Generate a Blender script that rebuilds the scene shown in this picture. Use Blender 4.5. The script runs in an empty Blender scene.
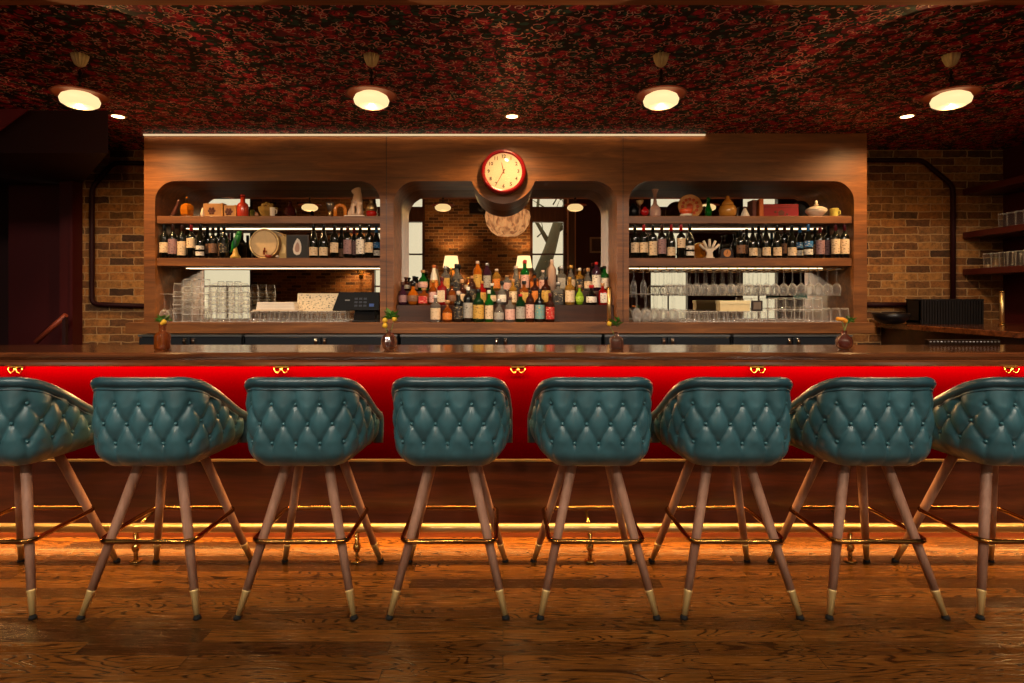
import bpy, bmesh, math, random
from mathutils import Vector, Matrix
random.seed(7)
C = bpy.context.scene.collection
PI = math.pi
F, CX, HZ, H = 588.0, 503.0, 298.0, 1.31     # focal length in px, principal point, eye height

def at(px, py, d):
    return Vector(((px - CX) * d / F, d, H + (HZ - py) * d / F))
def XX(px, d): return (px - CX) * d / F
def ZZ(py, d): return H + (HZ - py) * d / F

# ------------------------------------------------------------------ materials
def srgb(r, g, b):
    f = lambda c: (c / 255 / 12.92) if c / 255 <= .04045 else ((c / 255 + .055) / 1.055) ** 2.4
    return (f(r), f(g), f(b), 1)
_m = {}
def new(name):
    m = bpy.data.materials.new(name); m.use_nodes = True
    nt = m.node_tree; b = nt.nodes['Principled BSDF']
    return m, nt, b
def N(nt, t, **kw):
    n = nt.nodes.new(t)
    for k, v in kw.items():
        if k.startswith('_'): setattr(n, k[1:], v)
        else: n.inputs[k.replace('__', ' ')].default_value = v
    return n
def plain(name, col, rough=.5, metal=0, coat=0, spec=.5, noise=0, bump=0, scale=30, trans=0, ior=1.45):
    if name in _m: return _m[name]
    m, nt, b = new(name); L = nt.links
    b.inputs['Base Color'].default_value = col
    b.inputs['Roughness'].default_value = rough
    b.inputs['Metallic'].default_value = metal
    b.inputs['Coat Weight'].default_value = coat
    b.inputs['Coat Roughness'].default_value = .12
    b.inputs['Specular IOR Level'].default_value = spec
    b.inputs['Transmission Weight'].default_value = trans
    b.inputs['IOR'].default_value = ior
    tc = N(nt, 'ShaderNodeTexCoord'); nz = N(nt, 'ShaderNodeTexNoise', Scale=scale, Detail=4)
    L.new(tc.outputs['Object'], nz.inputs['Vector'])
    if noise:
        mx = N(nt, 'ShaderNodeMix', _data_type='RGBA'); mx.inputs[6].default_value = tuple(c * (1 - noise) for c in col[:3]) + (1,)
        mx.inputs[7].default_value = tuple(min(1, c * (1 + noise)) for c in col[:3]) + (1,)
        L.new(nz.outputs['Fac'], mx.inputs[0]); L.new(mx.outputs[2], b.inputs['Base Color'])
    if bump:
        bp = N(nt, 'ShaderNodeBump', Strength=bump, Distance=.002); L.new(nz.outputs['Fac'], bp.inputs['Height']); L.new(bp.outputs[0], b.inputs['Normal'])
    _m[name] = m; return m
def ramp(nt, stops, interp='LINEAR'):
    r = N(nt, 'ShaderNodeValToRGB'); cr = r.color_ramp; cr.interpolation = interp
    while len(cr.elements) < len(stops): cr.elements.new(.5)
    for e, (p, c) in zip(cr.elements, stops): e.position = p; e.color = c
    return r
def wood(name, dark, light, axis='x', rough=.35, coat=.3, scale=1.0, bump=.15):
    """long grain along one axis"""
    if name in _m: return _m[name]
    m, nt, b = new(name); L = nt.links
    tc = N(nt, 'ShaderNodeTexCoord'); mp = N(nt, 'ShaderNodeMapping')
    s = {'x': (1.2, 14, 14), 'z': (14, 14, 1.2), 'y': (14, 1.2, 14)}[axis]
    mp.inputs['Scale'].default_value = tuple(v * scale for v in s)
    L.new(tc.outputs['Object'], mp.inputs[0])
    nz = N(nt, 'ShaderNodeTexNoise', Scale=1.3, Detail=8, Roughness=.65, Distortion=.8); L.new(mp.outputs[0], nz.inputs['Vector'])
    nz2 = N(nt, 'ShaderNodeTexNoise', Scale=8, Detail=3); L.new(mp.outputs[0], nz2.inputs['Vector'])
    r = ramp(nt, [(.3, dark), (.55, tuple((a + c) / 2 for a, c in zip(dark, light))), (.72, light)])
    L.new(nz.outputs['Fac'], r.inputs[0])
    mx = N(nt, 'ShaderNodeMix', _data_type='RGBA', _blend_type='MULTIPLY'); mx.inputs[0].default_value = .35
    L.new(r.outputs[0], mx.inputs[6]); L.new(nz2.outputs['Fac'], mx.inputs[7]); L.new(mx.outputs[2], b.inputs['Base Color'])
    b.inputs['Roughness'].default_value = rough; b.inputs['Coat Weight'].default_value = coat; b.inputs['Coat Roughness'].default_value = .15
    bp = N(nt, 'ShaderNodeBump', Strength=bump, Distance=.001); L.new(nz2.outputs['Fac'], bp.inputs['Height']); L.new(bp.outputs[0], b.inputs['Normal'])
    _m[name] = m; return m
def emit(name, col, s):
    if name in _m: return _m[name]
    m, nt, b = new(name)
    b.inputs['Base Color'].default_value = tuple(c * .12 for c in col[:3]) + (1,)
    b.inputs['Emission Color'].default_value = col; b.inputs['Emission Strength'].default_value = s
    _m[name] = m; return m
def thinglass(name, tint=(.97, .98, .97, 1), edge=.32, rough=.04, fac=1.0, power=1.0, white=0):
    """thin walled glass: clear face on, glossy at the grazing edges"""
    if name in _m: return _m[name]
    m, nt, b = new(name); L = nt.links; nt.nodes.remove(b); out = nt.nodes['Material Output']
    tr = N(nt, 'ShaderNodeBsdfTransparent', Color=tint); gl = N(nt, 'ShaderNodeBsdfGlossy', Color=(1, 1, 1, 1), Roughness=rough)
    lw = N(nt, 'ShaderNodeLayerWeight', Blend=edge); mx = N(nt, 'ShaderNodeMixShader')
    pw = N(nt, 'ShaderNodeMath', _operation='POWER'); pw.inputs[1].default_value = power; L.new(lw.outputs['Facing'], pw.inputs[0])
    mt = N(nt, 'ShaderNodeMath', _operation='MULTIPLY_ADD'); mt.inputs[1].default_value = fac; mt.inputs[2].default_value = .035
    L.new(pw.outputs[0], mt.inputs[0]); L.new(mt.outputs[0], mx.inputs[0]); L.new(tr.outputs[0], mx.inputs[1]); L.new(gl.outputs[0], mx.inputs[2])
    L.new(mx.outputs[0], out.inputs[0])
    if white:
        df = N(nt, 'ShaderNodeBsdfDiffuse', Color=(.95, .93, .9, 1)); m2 = N(nt, 'ShaderNodeMixShader'); m2.inputs[0].default_value = white
        L.new(gl.outputs[0], m2.inputs[1]); L.new(df.outputs[0], m2.inputs[2]); L.new(m2.outputs[0], mx.inputs[2])
    _m[name] = m; return m

def floor_mat():
    m, nt, b = new('oak floor'); L = nt.links
    tc = N(nt, 'ShaderNodeTexCoord')
    bk = N(nt, 'ShaderNodeTexBrick', _offset=.37, _offset_frequency=2, _squash=1.0); bk.inputs['Scale'].default_value = 1
    bk.inputs['Brick Width'].default_value = 1.15; bk.inputs['Row Height'].default_value = .083; bk.inputs['Mortar Size'].default_value = .0012
    bk.inputs['Color1'].default_value = (0, 0, 0, 1); bk.inputs['Color2'].default_value = (1, 1, 1, 1); bk.inputs['Bias'].default_value = 0
    L.new(tc.outputs['Object'], bk.inputs['Vector'])
    # per-board value shifts the grain pattern
    sep = N(nt, 'ShaderNodeSeparateColor'); L.new(bk.outputs['Color'], sep.inputs[0])
    mul = N(nt, 'ShaderNodeMath', _operation='MULTIPLY'); mul.inputs[1].default_value = 37.0; L.new(sep.outputs[0], mul.inputs[0])
    cmb = N(nt, 'ShaderNodeCombineXYZ'); L.new(mul.outputs[0], cmb.inputs[0]); L.new(mul.outputs[0], cmb.inputs[1])
    add = N(nt, 'ShaderNodeVectorMath', _operation='ADD'); L.new(tc.outputs['Object'], add.inputs[0]); L.new(cmb.outputs[0], add.inputs[1])
    mp = N(nt, 'ShaderNodeMapping'); mp.inputs['Scale'].default_value = (1.3, 11, 1); L.new(add.outputs[0], mp.inputs[0])
    nz = N(nt, 'ShaderNodeTexNoise', Scale=1.1, Detail=1.5, Distortion=.6); L.new(mp.outputs[0], nz.inputs['Vector'])
    # growth rings: contour lines of the smooth noise
    rg = N(nt, 'ShaderNodeMath', _operation='MULTIPLY'); rg.inputs[1].default_value = 21; L.new(nz.outputs['Fac'], rg.inputs[0])
    fr = N(nt, 'ShaderNodeMath', _operation='PINGPONG'); fr.inputs[1].default_value = .5; L.new(rg.outputs[0], fr.inputs[0])
    rr = ramp(nt, [(0, (.03, .025, .02, 1)), (.16, (.38, .36, .33, 1)), (.4, (1, 1, 1, 1))]); 
    dbl = N(nt, 'ShaderNodeMath', _operation='MULTIPLY'); dbl.inputs[1].default_value = 2; L.new(fr.outputs[0], dbl.inputs[0]); L.new(dbl.outputs[0], rr.inputs[0])
    fine = N(nt, 'ShaderNodeMapping'); fine.inputs['Scale'].default_value = (6, 130, 1); L.new(add.outputs[0], fine.inputs[0])
    fz = N(nt, 'ShaderNodeTexNoise', Scale=1, Detail=4, Roughness=.7); L.new(fine.outputs[0], fz.inputs['Vector'])
    fr2 = ramp(nt, [(.35, (.45, .45, .45, 1)), (.6, (1, 1, 1, 1))]); L.new(fz.outputs['Fac'], fr2.inputs[0])
    base = ramp(nt, [(0, srgb(46, 26, 10)), (.35, srgb(108, 67, 24)), (.7, srgb(130, 81, 30)), (1, srgb(70, 41, 15))]); L.new(sep.outputs[0], base.inputs[0])
    m1 = N(nt, 'ShaderNodeMix', _data_type='RGBA', _blend_type='MULTIPLY'); m1.inputs[0].default_value = .95; L.new(base.outputs[0], m1.inputs[6]); L.new(rr.outputs[0], m1.inputs[7])
    m2 = N(nt, 'ShaderNodeMix', _data_type='RGBA', _blend_type='MULTIPLY'); m2.inputs[0].default_value = .9; L.new(m1.outputs[2], m2.inputs[6]); L.new(fr2.outputs[0], m2.inputs[7])
    m3 = N(nt, 'ShaderNodeMix', _data_type='RGBA'); m3.inputs[7].default_value = srgb(25, 12, 6); L.new(bk.outputs['Fac'], m3.inputs[0]); L.new(m2.outputs[2], m3.inputs[6])
    L.new(m3.outputs[2], b.inputs['Base Color'])
    rg2 = N(nt, 'ShaderNodeMapRange'); rg2.inputs['To Min'].default_value = .17; rg2.inputs['To Max'].default_value = .34; L.new(fz.outputs['Fac'], rg2.inputs[0]); L.new(rg2.outputs[0], b.inputs['Roughness'])
    b.inputs['Specular IOR Level'].default_value = .45
    bp = N(nt, 'ShaderNodeBump', Strength=.25, Distance=.002); L.new(rr.outputs[0], bp.inputs['Height']); L.new(bp.outputs[0], b.inputs['Normal'])
    return m
def brick_mat(name='brick', tint=1.0):
    m, nt, b = new(name); L = nt.links
    tc = N(nt, 'ShaderNodeTexCoord'); sp = N(nt, 'ShaderNodeSeparateXYZ'); cb = N(nt, 'ShaderNodeCombineXYZ')
    L.new(tc.outputs['Object'], sp.inputs[0]); L.new(sp.outputs[0], cb.inputs[0]); L.new(sp.outputs[2], cb.inputs[1])
    nzw = N(nt, 'ShaderNodeTexNoise', Scale=16, Detail=4); L.new(cb.outputs[0], nzw.inputs['Vector'])
    wob = N(nt, 'ShaderNodeVectorMath', _operation='MULTIPLY_ADD'); wob.inputs[1].default_value = (.03, .022, 0); L.new(nzw.outputs['Color'], wob.inputs[0]); L.new(cb.outputs[0], wob.inputs[2])
    bk = N(nt, 'ShaderNodeTexBrick', _offset=.5); bk.inputs['Scale'].default_value = 1; bk.inputs['Brick Width'].default_value = .225; bk.inputs['Row Height'].default_value = .0705
    bk.inputs['Mortar Size'].default_value = .0055; bk.inputs['Mortar Smooth'].default_value = .3
    bk.inputs['Color1'].default_value = (0, 0, 0, 1); bk.inputs['Color2'].default_value = (1, 1, 1, 1)
    L.new(wob.outputs[0], bk.inputs['Vector'])
    t = lambda r, g, bb: tuple(c * tint for c in srgb(r, g, bb)[:3]) + (1,)
    r = ramp(nt, [(0, t(62, 38, 20)), (.2, t(150, 94, 42)), (.4, t(184, 122, 60)), (.6, t(108, 66, 34)), (.8, t(190, 132, 68)), (1, t(74, 46, 28))])
    sep = N(nt, 'ShaderNodeSeparateColor'); L.new(bk.outputs['Color'], sep.inputs[0]); L.new(sep.outputs[0], r.inputs[0])
    nz = N(nt, 'ShaderNodeTexNoise', Scale=26, Detail=6, Roughness=.7); L.new(tc.outputs['Object'], nz.inputs['Vector'])
    mx = N(nt, 'ShaderNodeMix', _data_type='RGBA', _blend_type='MULTIPLY'); mx.inputs[0].default_value = .85
    nr = ramp(nt, [(.3, (.2, .2, .2, 1)), (.65, (1.0, 1.0, 1.0, 1))]); L.new(nz.outputs['Fac'], nr.inputs[0])
    L.new(r.outputs[0], mx.inputs[6]); L.new(nr.outputs[0], mx.inputs[7])
    m3 = N(nt, 'ShaderNodeMix', _data_type='RGBA'); m3.inputs[7].default_value = t(170, 134, 90); L.new(bk.outputs['Fac'], m3.inputs[0]); L.new(mx.outputs[2], m3.inputs[6])
    L.new(m3.outputs[2], b.inputs['Base Color']); b.inputs['Roughness'].default_value = .85
    inv = N(nt, 'ShaderNodeMath', _operation='SUBTRACT'); inv.inputs[0].default_value = 1; L.new(bk.outputs['Fac'], inv.inputs[1])
    ad = N(nt, 'ShaderNodeMath', _operation='ADD'); L.new(inv.outputs[0], ad.inputs[0]); L.new(nz.outputs['Fac'], ad.inputs[1])
    bp = N(nt, 'ShaderNodeBump', Strength=.8, Distance=.006); L.new(ad.outputs[0], bp.inputs['Height']); L.new(bp.outputs[0], b.inputs['Normal'])
    return m
def wallpaper_mat():
    """dark floral paper: red blooms, green leaves, cream crescents and scrolls on near black"""
    m, nt, b = new('floral wallpaper'); L = nt.links
    tc = N(nt, 'ShaderNodeTexCoord'); nw = N(nt, 'ShaderNodeTexNoise', Scale=14, Detail=2); L.new(tc.outputs['Object'], nw.inputs['Vector'])
    sb = N(nt, 'ShaderNodeVectorMath', _operation='SUBTRACT'); sb.inputs[1].default_value = (.5, .5, .5); L.new(nw.outputs['Color'], sb.inputs[0])
    wv = N(nt, 'ShaderNodeVectorMath', _operation='MULTIPLY_ADD'); wv.inputs[1].default_value = (.028, .028, 0); L.new(sb.outputs[0], wv.inputs[0]); L.new(tc.outputs['Object'], wv.inputs[2])
    fl = N(nt, 'ShaderNodeVectorMath', _operation='MULTIPLY'); fl.inputs[1].default_value = (1, 1, 0); L.new(wv.outputs[0], fl.inputs[0])
    col = N(nt, 'ShaderNodeRGB'); col.outputs[0].default_value = srgb(14, 9, 16); cur = col.outputs[0]
    def mth(op, a, v=None, link2=None):
        n = N(nt, 'ShaderNodeMath', _operation=op); L.new(a, n.inputs[0])
        if v is not None: n.inputs[1].default_value = v
        if link2 is not None: L.new(link2, n.inputs[1])
        return n.outputs[0]
    def vor(scale, off, sq=(1, 1, 1)):
        mp = N(nt, 'ShaderNodeMapping'); mp.inputs['Location'].default_value = off; mp.inputs['Scale'].default_value = sq; L.new(fl.outputs[0], mp.inputs[0])
        v = N(nt, 'ShaderNodeTexVoronoi', Scale=scale, _voronoi_dimensions='2D'); L.new(mp.outputs[0], v.inputs['Vector'])
        sp = N(nt, 'ShaderNodeSeparateColor'); L.new(v.outputs['Color'], sp.inputs[0]); return v.outputs['Distance'], sp
    def less(x, t): return mth('LESS_THAN', x, t)
    def gate(scale, off, t):
        mp = N(nt, 'ShaderNodeMapping'); mp.inputs['Location'].default_value = off; L.new(tc.outputs['Object'], mp.inputs[0])
        n = N(nt, 'ShaderNodeTexNoise', Scale=scale, Detail=1); L.new(mp.outputs[0], n.inputs['Vector']); return mth('GREATER_THAN', n.outputs['Fac'], t)
    def over(mask, c):
        nonlocal cur
        mx = N(nt, 'ShaderNodeMix', _data_type='RGBA'); mx.inputs[7].default_value = c; L.new(mask, mx.inputs[0]); L.new(cur, mx.inputs[6]); cur = mx.outputs[2]
    def mul(a, b_): return mth('MULTIPLY', a, None, b_)
    def band(d, lo, hi): return mul(mth('GREATER_THAN', d, lo), less(d, hi))
    d, sp = vor(15, (1.3, 2.7, 0), (1, 1.5, 1)); over(mul(less(d, .36), less(sp.outputs[0], .6)), srgb(24, 74, 66))
    d, sp = vor(10, (3.1, .7, 0)); over(mul(less(d, .40), less(sp.outputs[0], .75)), srgb(122, 12, 46))
    over(mul(less(d, .26), less(sp.outputs[0], .55)), srgb(196, 24, 60)); over(mul(band(d, .12, .17), gate(30, (1, 1, 0), .5)), srgb(60, 6, 20))
    d, sp = vor(17, (7.7, 4.1, 0)); over(mul(less(d, .3), less(sp.outputs[1], .35)), srgb(164, 18, 54))
    d, sp = vor(24, (2.2, 9.1, 0), (1, 1.8, 1)); over(mul(less(d, .3), less(sp.outputs[1], .3)), srgb(16, 8, 12))
    d, sp = vor(11, (5.5, 6.3, 0)); over(mul(band(d, .34, .41), gate(11, (4, 2, 0), .53)), srgb(236, 160, 150))
    d, sp = vor(16, (9.4, 1.8, 0)); over(mul(band(d, .28, .37), gate(15, (7, 5, 0), .55)), srgb(224, 86, 96))
    d, sp = vor(21, (6.1, 3.9, 0)); over(mul(band(d, .24, .33), gate(17, (3, 9, 0), .57)), srgb(236, 200, 186))
    d, sp = vor(30, (4.6, 8.2, 0)); over(mul(less(d, .2), less(sp.outputs[2], .25)), srgb(226, 170, 130))
    L.new(cur, b.inputs['Base Color']); b.inputs['Roughness'].default_value = .55; b.inputs['Specular IOR Level'].default_value = .2
    return m
def leather(name, col):
    m, nt, b = new(name); L = nt.links
    tc = N(nt, 'ShaderNodeTexCoord'); v = N(nt, 'ShaderNodeTexVoronoi', Scale=420); L.new(tc.outputs['Object'], v.inputs['Vector'])
    nz = N(nt, 'ShaderNodeTexNoise', Scale=11, Detail=4); L.new(tc.outputs['Object'], nz.inputs['Vector'])
    r = ramp(nt, [(.3, tuple(c * .72 for c in col[:3]) + (1,)), (.7, tuple(c * 1.3 for c in col[:3]) + (1,))]); L.new(nz.outputs['Fac'], r.inputs[0]); L.new(r.outputs[0], b.inputs['Base Color'])
    bp = N(nt, 'ShaderNodeBump', Strength=.12, Distance=.0006); L.new(v.outputs['Distance'], bp.inputs['Height']); L.new(bp.outputs[0], b.inputs['Normal'])
    b.inputs['Roughness'].default_value = .36; b.inputs['Specular IOR Level'].default_value = .6; b.inputs['Coat Weight'].default_value = .4; b.inputs['Coat Roughness'].default_value = .3
    return m
def label_mat(base, ink):
    k = 'label %s %s' % (base, ink)
    if k in _m: return _m[k]
    m, nt, b = new('paper label'); L = nt.links
    tc = N(nt, 'ShaderNodeTexCoord'); mp = N(nt, 'ShaderNodeMapping'); mp.inputs['Scale'].default_value = (55, 55, 130); L.new(tc.outputs['Object'], mp.inputs[0])
    nz = N(nt, 'ShaderNodeTexNoise', Scale=1, Detail=1); L.new(mp.outputs[0], nz.inputs['Vector'])
    r = ramp(nt, [(.58, srgb(*base)), (.68, srgb(*ink))]); L.new(nz.outputs['Fac'], r.inputs[0]); L.new(r.outputs[0], b.inputs['Base Color']); b.inputs['Roughness'].default_value = .6
    _m[k] = m; return m

def linen_mat():
    m, nt, b = new('gathered linen'); L = nt.links
    tc = N(nt, 'ShaderNodeTexCoord'); mp = N(nt, 'ShaderNodeMapping'); mp.inputs['Scale'].default_value = (9, 9, 5); L.new(tc.outputs['Object'], mp.inputs[0])
    nz = N(nt, 'ShaderNodeTexNoise', Scale=1, Detail=6, Distortion=1); L.new(mp.outputs[0], nz.inputs['Vector'])
    r = ramp(nt, [(.35, (.40, .15, .06, 1)), (.62, (1, .50, .20, 1))]); L.new(nz.outputs['Fac'], r.inputs[0]); L.new(r.outputs[0], b.inputs['Base Color']); L.new(r.outputs[0], b.inputs['Emission Color'])
    b.inputs['Emission Strength'].default_value = .8; b.inputs['Roughness'].default_value = .8
    return m
# ------------------------------------------------------------------ mesh builder
class MB:
    def __init__(s): s.v = []; s.f = []; s.sm = []
    def add(s, vs, fs, smooth=False):
        o = len(s.v); s.v += [tuple(v) for v in vs]; s.f += [tuple(i + o for i in f) for f in fs]; s.sm += [smooth] * len(fs); return s
    def box(s, x0, x1, y0, y1, z0, z1, bv=0):
        if bv:
            bm = bmesh.new(); bmesh.ops.create_cube(bm, size=1)
            for v in bm.verts: v.co = Vector(((x0 + x1) / 2 + v.co.x * (x1 - x0), (y0 + y1) / 2 + v.co.y * (y1 - y0), (z0 + z1) / 2 + v.co.z * (z1 - z0)))
            bmesh.ops.bevel(bm, geom=bm.edges[:], offset=bv, segments=2, affect='EDGES', profile=.5)
            bm.verts.index_update(); s.add([v.co for v in bm.verts], [[v.index for v in f.verts] for f in bm.faces]); bm.free(); return s
        return s.add([(x, y, z) for x in (x0, x1) for y in (y0, y1) for z in (z0, z1)],
                     [(0, 1, 3, 2), (4, 6, 7, 5), (0, 4, 5, 1), (2, 3, 7, 6), (0, 2, 6, 4), (1, 5, 7, 3)])
    def lathe(s, prof, n=20, c=(0, 0, 0), sx=1, sy=1, smooth=True, capb=True, capt=True, flute=0, nf=0):
        vs = []; fs = []
        for (r, z) in prof:
            for i in range(n):
                a = 2 * PI * i / n; rr = r * (1 + flute * math.cos(nf * a))
                vs.append((c[0] + rr * math.cos(a) * sx, c[1] + rr * math.sin(a) * sy, c[2] + z))
        for k in range(len(prof) - 1):
            for i in range(n):
                j = (i + 1) % n; fs.append((k * n + i, k * n + j, (k + 1) * n + j, (k + 1) * n + i))
        s.add(vs, fs, smooth)
        o = len(s.v) - len(vs)
        if capb and prof[0][0] > 1e-5: s.f.append(tuple(o + i for i in range(n))[::-1]); s.sm.append(False)
        if capt and prof[-1][0] > 1e-5: s.f.append(tuple(o + (len(prof) - 1) * n + i for i in range(n))); s.sm.append(False)
        return s
    def tube(s, pts, r, n=10, closed=False, caps=True, sq=None):
        pts = [Vector(p) for p in pts]; m = len(pts); R = r if hasattr(r, '__len__') else [r] * m
        vs = []; fs = []; up = None
        for i, p in enumerate(pts):
            a = pts[(i - 1) % m] if (closed or i) else p; b = pts[(i + 1) % m] if (closed or i < m - 1) else p
            t = (b - a).normalized()
            if up is None: up = Vector((0, 0, 1)) if abs(t.z) < .9 else Vector((1, 0, 0))
            u = t.cross(up).normalized(); w = u.cross(t).normalized(); up = w
            for k in range(n):
                an = 2 * PI * k / n + (PI / n); ex = (sq[0], sq[1]) if sq else (1, 1)
                vs.append(p + (u * math.cos(an) * ex[0] + w * math.sin(an) * ex[1]) * R[i])
        for i in range(m if closed else m - 1):
            j = (i + 1) % m
            for k in range(n):
                l = (k + 1) % n; fs.append((i * n + k, i * n + l, j * n + l, j * n + k))
        s.add(vs, fs, n > 4)
        o = len(s.v) - len(vs)
        if caps and not closed:
            s.f += [tuple(o + k for k in range(n))[::-1], tuple(o + (m - 1) * n + k for k in range(n))]; s.sm += [False, False]
        return s
    def prism(s, poly, axis, a, b):
        """poly of 2D points extruded along an axis: 'y' -> (x,z), 'x' -> (y,z), 'z' -> (x,y)"""
        mk = {'y': lambda p, t: (p[0], t, p[1]), 'x': lambda p, t: (t, p[0], p[1]), 'z': lambda p, t: (p[0], p[1], t)}[axis]
        n = len(poly); vs = [mk(p, a) for p in poly] + [mk(p, b) for p in poly]
        return s.add(vs, [tuple(range(n)), tuple(range(2 * n - 1, n - 1, -1))] + [(i, i + n, (i + 1) % n + n, (i + 1) % n) for i in range(n)])
    def ball(s, c, r, sx=1, sy=1, sz=1, n=12, m=8):
        return s.lathe([(max(1e-6, r * math.sin(PI * k / m)), -r * math.cos(PI * k / m) * sz) for k in range(m + 1)], n, c, sx, sy, capb=False, capt=False)
    def mesh(s, name):
        me = bpy.data.meshes.new(name); me.from_pydata(s.v, [], s.f); me.polygons.foreach_set('use_smooth', s.sm)
        bm = bmesh.new(); bm.from_mesh(me); bmesh.ops.recalc_face_normals(bm, faces=bm.faces); bm.to_mesh(me); bm.free(); return me

def link(name, me, mat, parent=None, loc=None):
    o = bpy.data.objects.new(name, me); C.objects.link(o)
    if me is not None and mat is not None and len(me.materials) == 0: me.materials.append(mat)
    if parent is not None: o.parent = parent
    if loc is not None: o.location = loc
    return o
def obj(name, mb, mat, parent=None, loc=None): return link(name, mb.mesh(name), mat, parent, loc)
def tag(o, label=None, cat=None, group=None, kind=None):
    for k, v in (('label', label), ('category', cat), ('group', group), ('kind', kind)):
        if v: o[k] = v
    return o
def thing(name, label, cat, loc=(0, 0, 0), rz=0, group=None):
    o = bpy.data.objects.new(name, None); C.objects.link(o); o.location = loc; o.rotation_euler = (0, 0, rz); o.empty_display_size = .05
    return tag(o, label, cat, group)
def struct(name, mb, mat): return tag(obj(name, mb, mat), kind='structure')
def copy_tree(o, parent=None):
    c = o.copy(); C.objects.link(c); c.parent = parent
    for ch in o.children: copy_tree(ch, c)
    return c
def area(name, loc, size, power, col, rot=(0, 0, 0), spread=PI):
    l = bpy.data.lights.new(name, 'AREA'); l.shape = 'RECTANGLE'; l.size, l.size_y = size; l.energy = power; l.color = col; l.spread = spread
    o = bpy.data.objects.new(name, l); C.objects.link(o); o.location = loc; o.rotation_euler = rot; return o
ONES = 'first second third fourth fifth sixth seventh eighth ninth tenth eleventh twelfth thirteenth fourteenth fifteenth sixteenth seventeenth eighteenth nineteenth twentieth'.split()
TENS = {20: 'twenty', 30: 'thirty', 40: 'forty', 50: 'fifty'}
def nth(i):      # 0-based
    i += 1
    if i <= 20: return ONES[i - 1]
    t, u = i // 10 * 10, i % 10
    return (TENS[t][:-1] + 'ieth') if u == 0 else TENS[t] + '-' + ONES[u - 1]

# palette
WALNUT = wood('walnut face', srgb(92, 52, 22), srgb(166, 104, 50), 'x', .46, .04)
WALNUT_D = wood('walnut dark', srgb(40, 20, 12), srgb(86, 46, 26), 'x', .3, .5)
BARTOP = wood('bar top', srgb(74, 36, 18), srgb(158, 92, 52), 'x', .14, 1.0, bump=.03)
PANEL = wood('bar panel wood', srgb(64, 26, 14), srgb(120, 58, 32), 'x', .4, .2)
LEGW = wood('stool leg wood', srgb(160, 112, 90), srgb(214, 166, 140), 'z', .42, .1)
BRASS = plain('brass', srgb(214, 168, 92), .22, 1)
BRASS_S = plain('satin brass', srgb(232, 200, 140), .42, 1)
STEEL = plain('steel', srgb(180, 182, 184), .3, 1)
BLACK = plain('black plastic', srgb(14, 14, 16), .35)
RUBBER = plain('rubber', srgb(10, 10, 10), .8)
DARKRED = plain('dark red paint', srgb(66, 9, 12), .5, noise=.1)
DARKPAINT = plain('dark maroon paint', srgb(40, 8, 12), .6, noise=.15)
REDPANEL = plain('red panel', (.058, .0, .0006, 1), .7, noise=.06, scale=4, spec=0)
GLASS = thinglass('clear drinking glass', (.995, .995, .99, 1), edge=.5, rough=.12, fac=1.0, power=2.4, white=.5)
GLASSRIM = thinglass('thick glass edge', (.97, .98, .96, 1), edge=.7, rough=.15, fac=1.0, power=.8, white=.6)
PIPE = plain('maroon pipe', srgb(40, 10, 12), .6, spec=.2)
CREAM = plain('cream ceramic', srgb(232, 214, 190), .3, coat=.4)

# ------------------------------------------------------------------ the room
struct('floor', MB().box(-8.6, 7.2, -3.2, 6.4, -.06, 0), floor_mat())
BRICK = brick_mat()
DB = 5.40
struct('wall_back', MB().box(XX(80, DB), 4.75, DB, DB + .2, 0, 2.67), BRICK)
struct('ceiling', MB().box(-8.6, 7.2, 2.70, 6.4, 2.67, 2.75), wallpaper_mat())
struct('trim_1', MB().box(-8.6, 7.2, 2.5, 2.70, 2.655, 3.9), wood('beam wood', srgb(150, 84, 46), srgb(206, 134, 84), 'x', .85, 0))
struct('wall_rear_left', MB().box(-8.6, XX(80, DB), 6.2, 6.4, 0, 2.67), DARKPAINT)
wx = XX(1003, DB)
struct('wall_right', MB().box(wx, wx + .15, 2.5, DB, 0, 2.67), DARKRED)
struct('wall_right_return', MB().box(wx + .15, 7.2, 2.5, 2.62, 0, 2.67), DARKRED)
struct('wall_left', MB().box(-8.75, -8.6, -3.2, 6.4, 0, 3.9), DARKPAINT)
struct('wall_right_far', MB().box(7.2, 7.35, -3.2, 2.62, 0, 3.9), DARKRED)
struct('ceiling_main', MB().box(-8.6, 7.2, -3.2, 2.5, 3.9, 4.0), plain('plaster', srgb(70, 48, 40), .8))

# front (street) wall, seen in the mirrors: brick piers between tall windows
VF = 10.5 + 3.0     # mirrored distance of the wall's face at Y = -3.0
VM = 5.25
def mx(px, dv=VF): return (px - CX) * dv / F
def mz(py, dv=VF): return H + (HZ - py) * dv / F
wins = [(mx(199), mx(253)), (mx(372), mx(425)), (mx(530), mx(566)), (mx(648), mx(690)), (mx(740), mx(780))]
ZB, ZT1, ZB2, ZT2 = .75, mz(222), mz(207), mz(193)
def wall_with_holes(name, x0, x1, mat, holes):
    mb = MB(); x = x0
    for a, b in holes:
        mb.box(x, a, -3.2, -3.0, 0, 3.9); mb.box(a, b, -3.2, -3.0, 0, ZB); mb.box(a, b, -3.2, -3.0, ZT2 + .05, 3.9); x = b
    mb.box(x, x1, -3.2, -3.0, 0, 3.9); return struct(name, mb, mat)
split = mx(570)
wall_with_holes('wall_front', -8.6, split, BRICK, wins[:3])
wall_with_holes('wall_front_right', split, 7.2, DARKRED, wins[3:])
WINF = wood('window frame wood', srgb(60, 30, 18), srgb(104, 60, 36), 'z', .4, .2)
PANE = thinglass('window pane glass', (.95, .97, .96, 1), .1, .02, .5)
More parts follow.
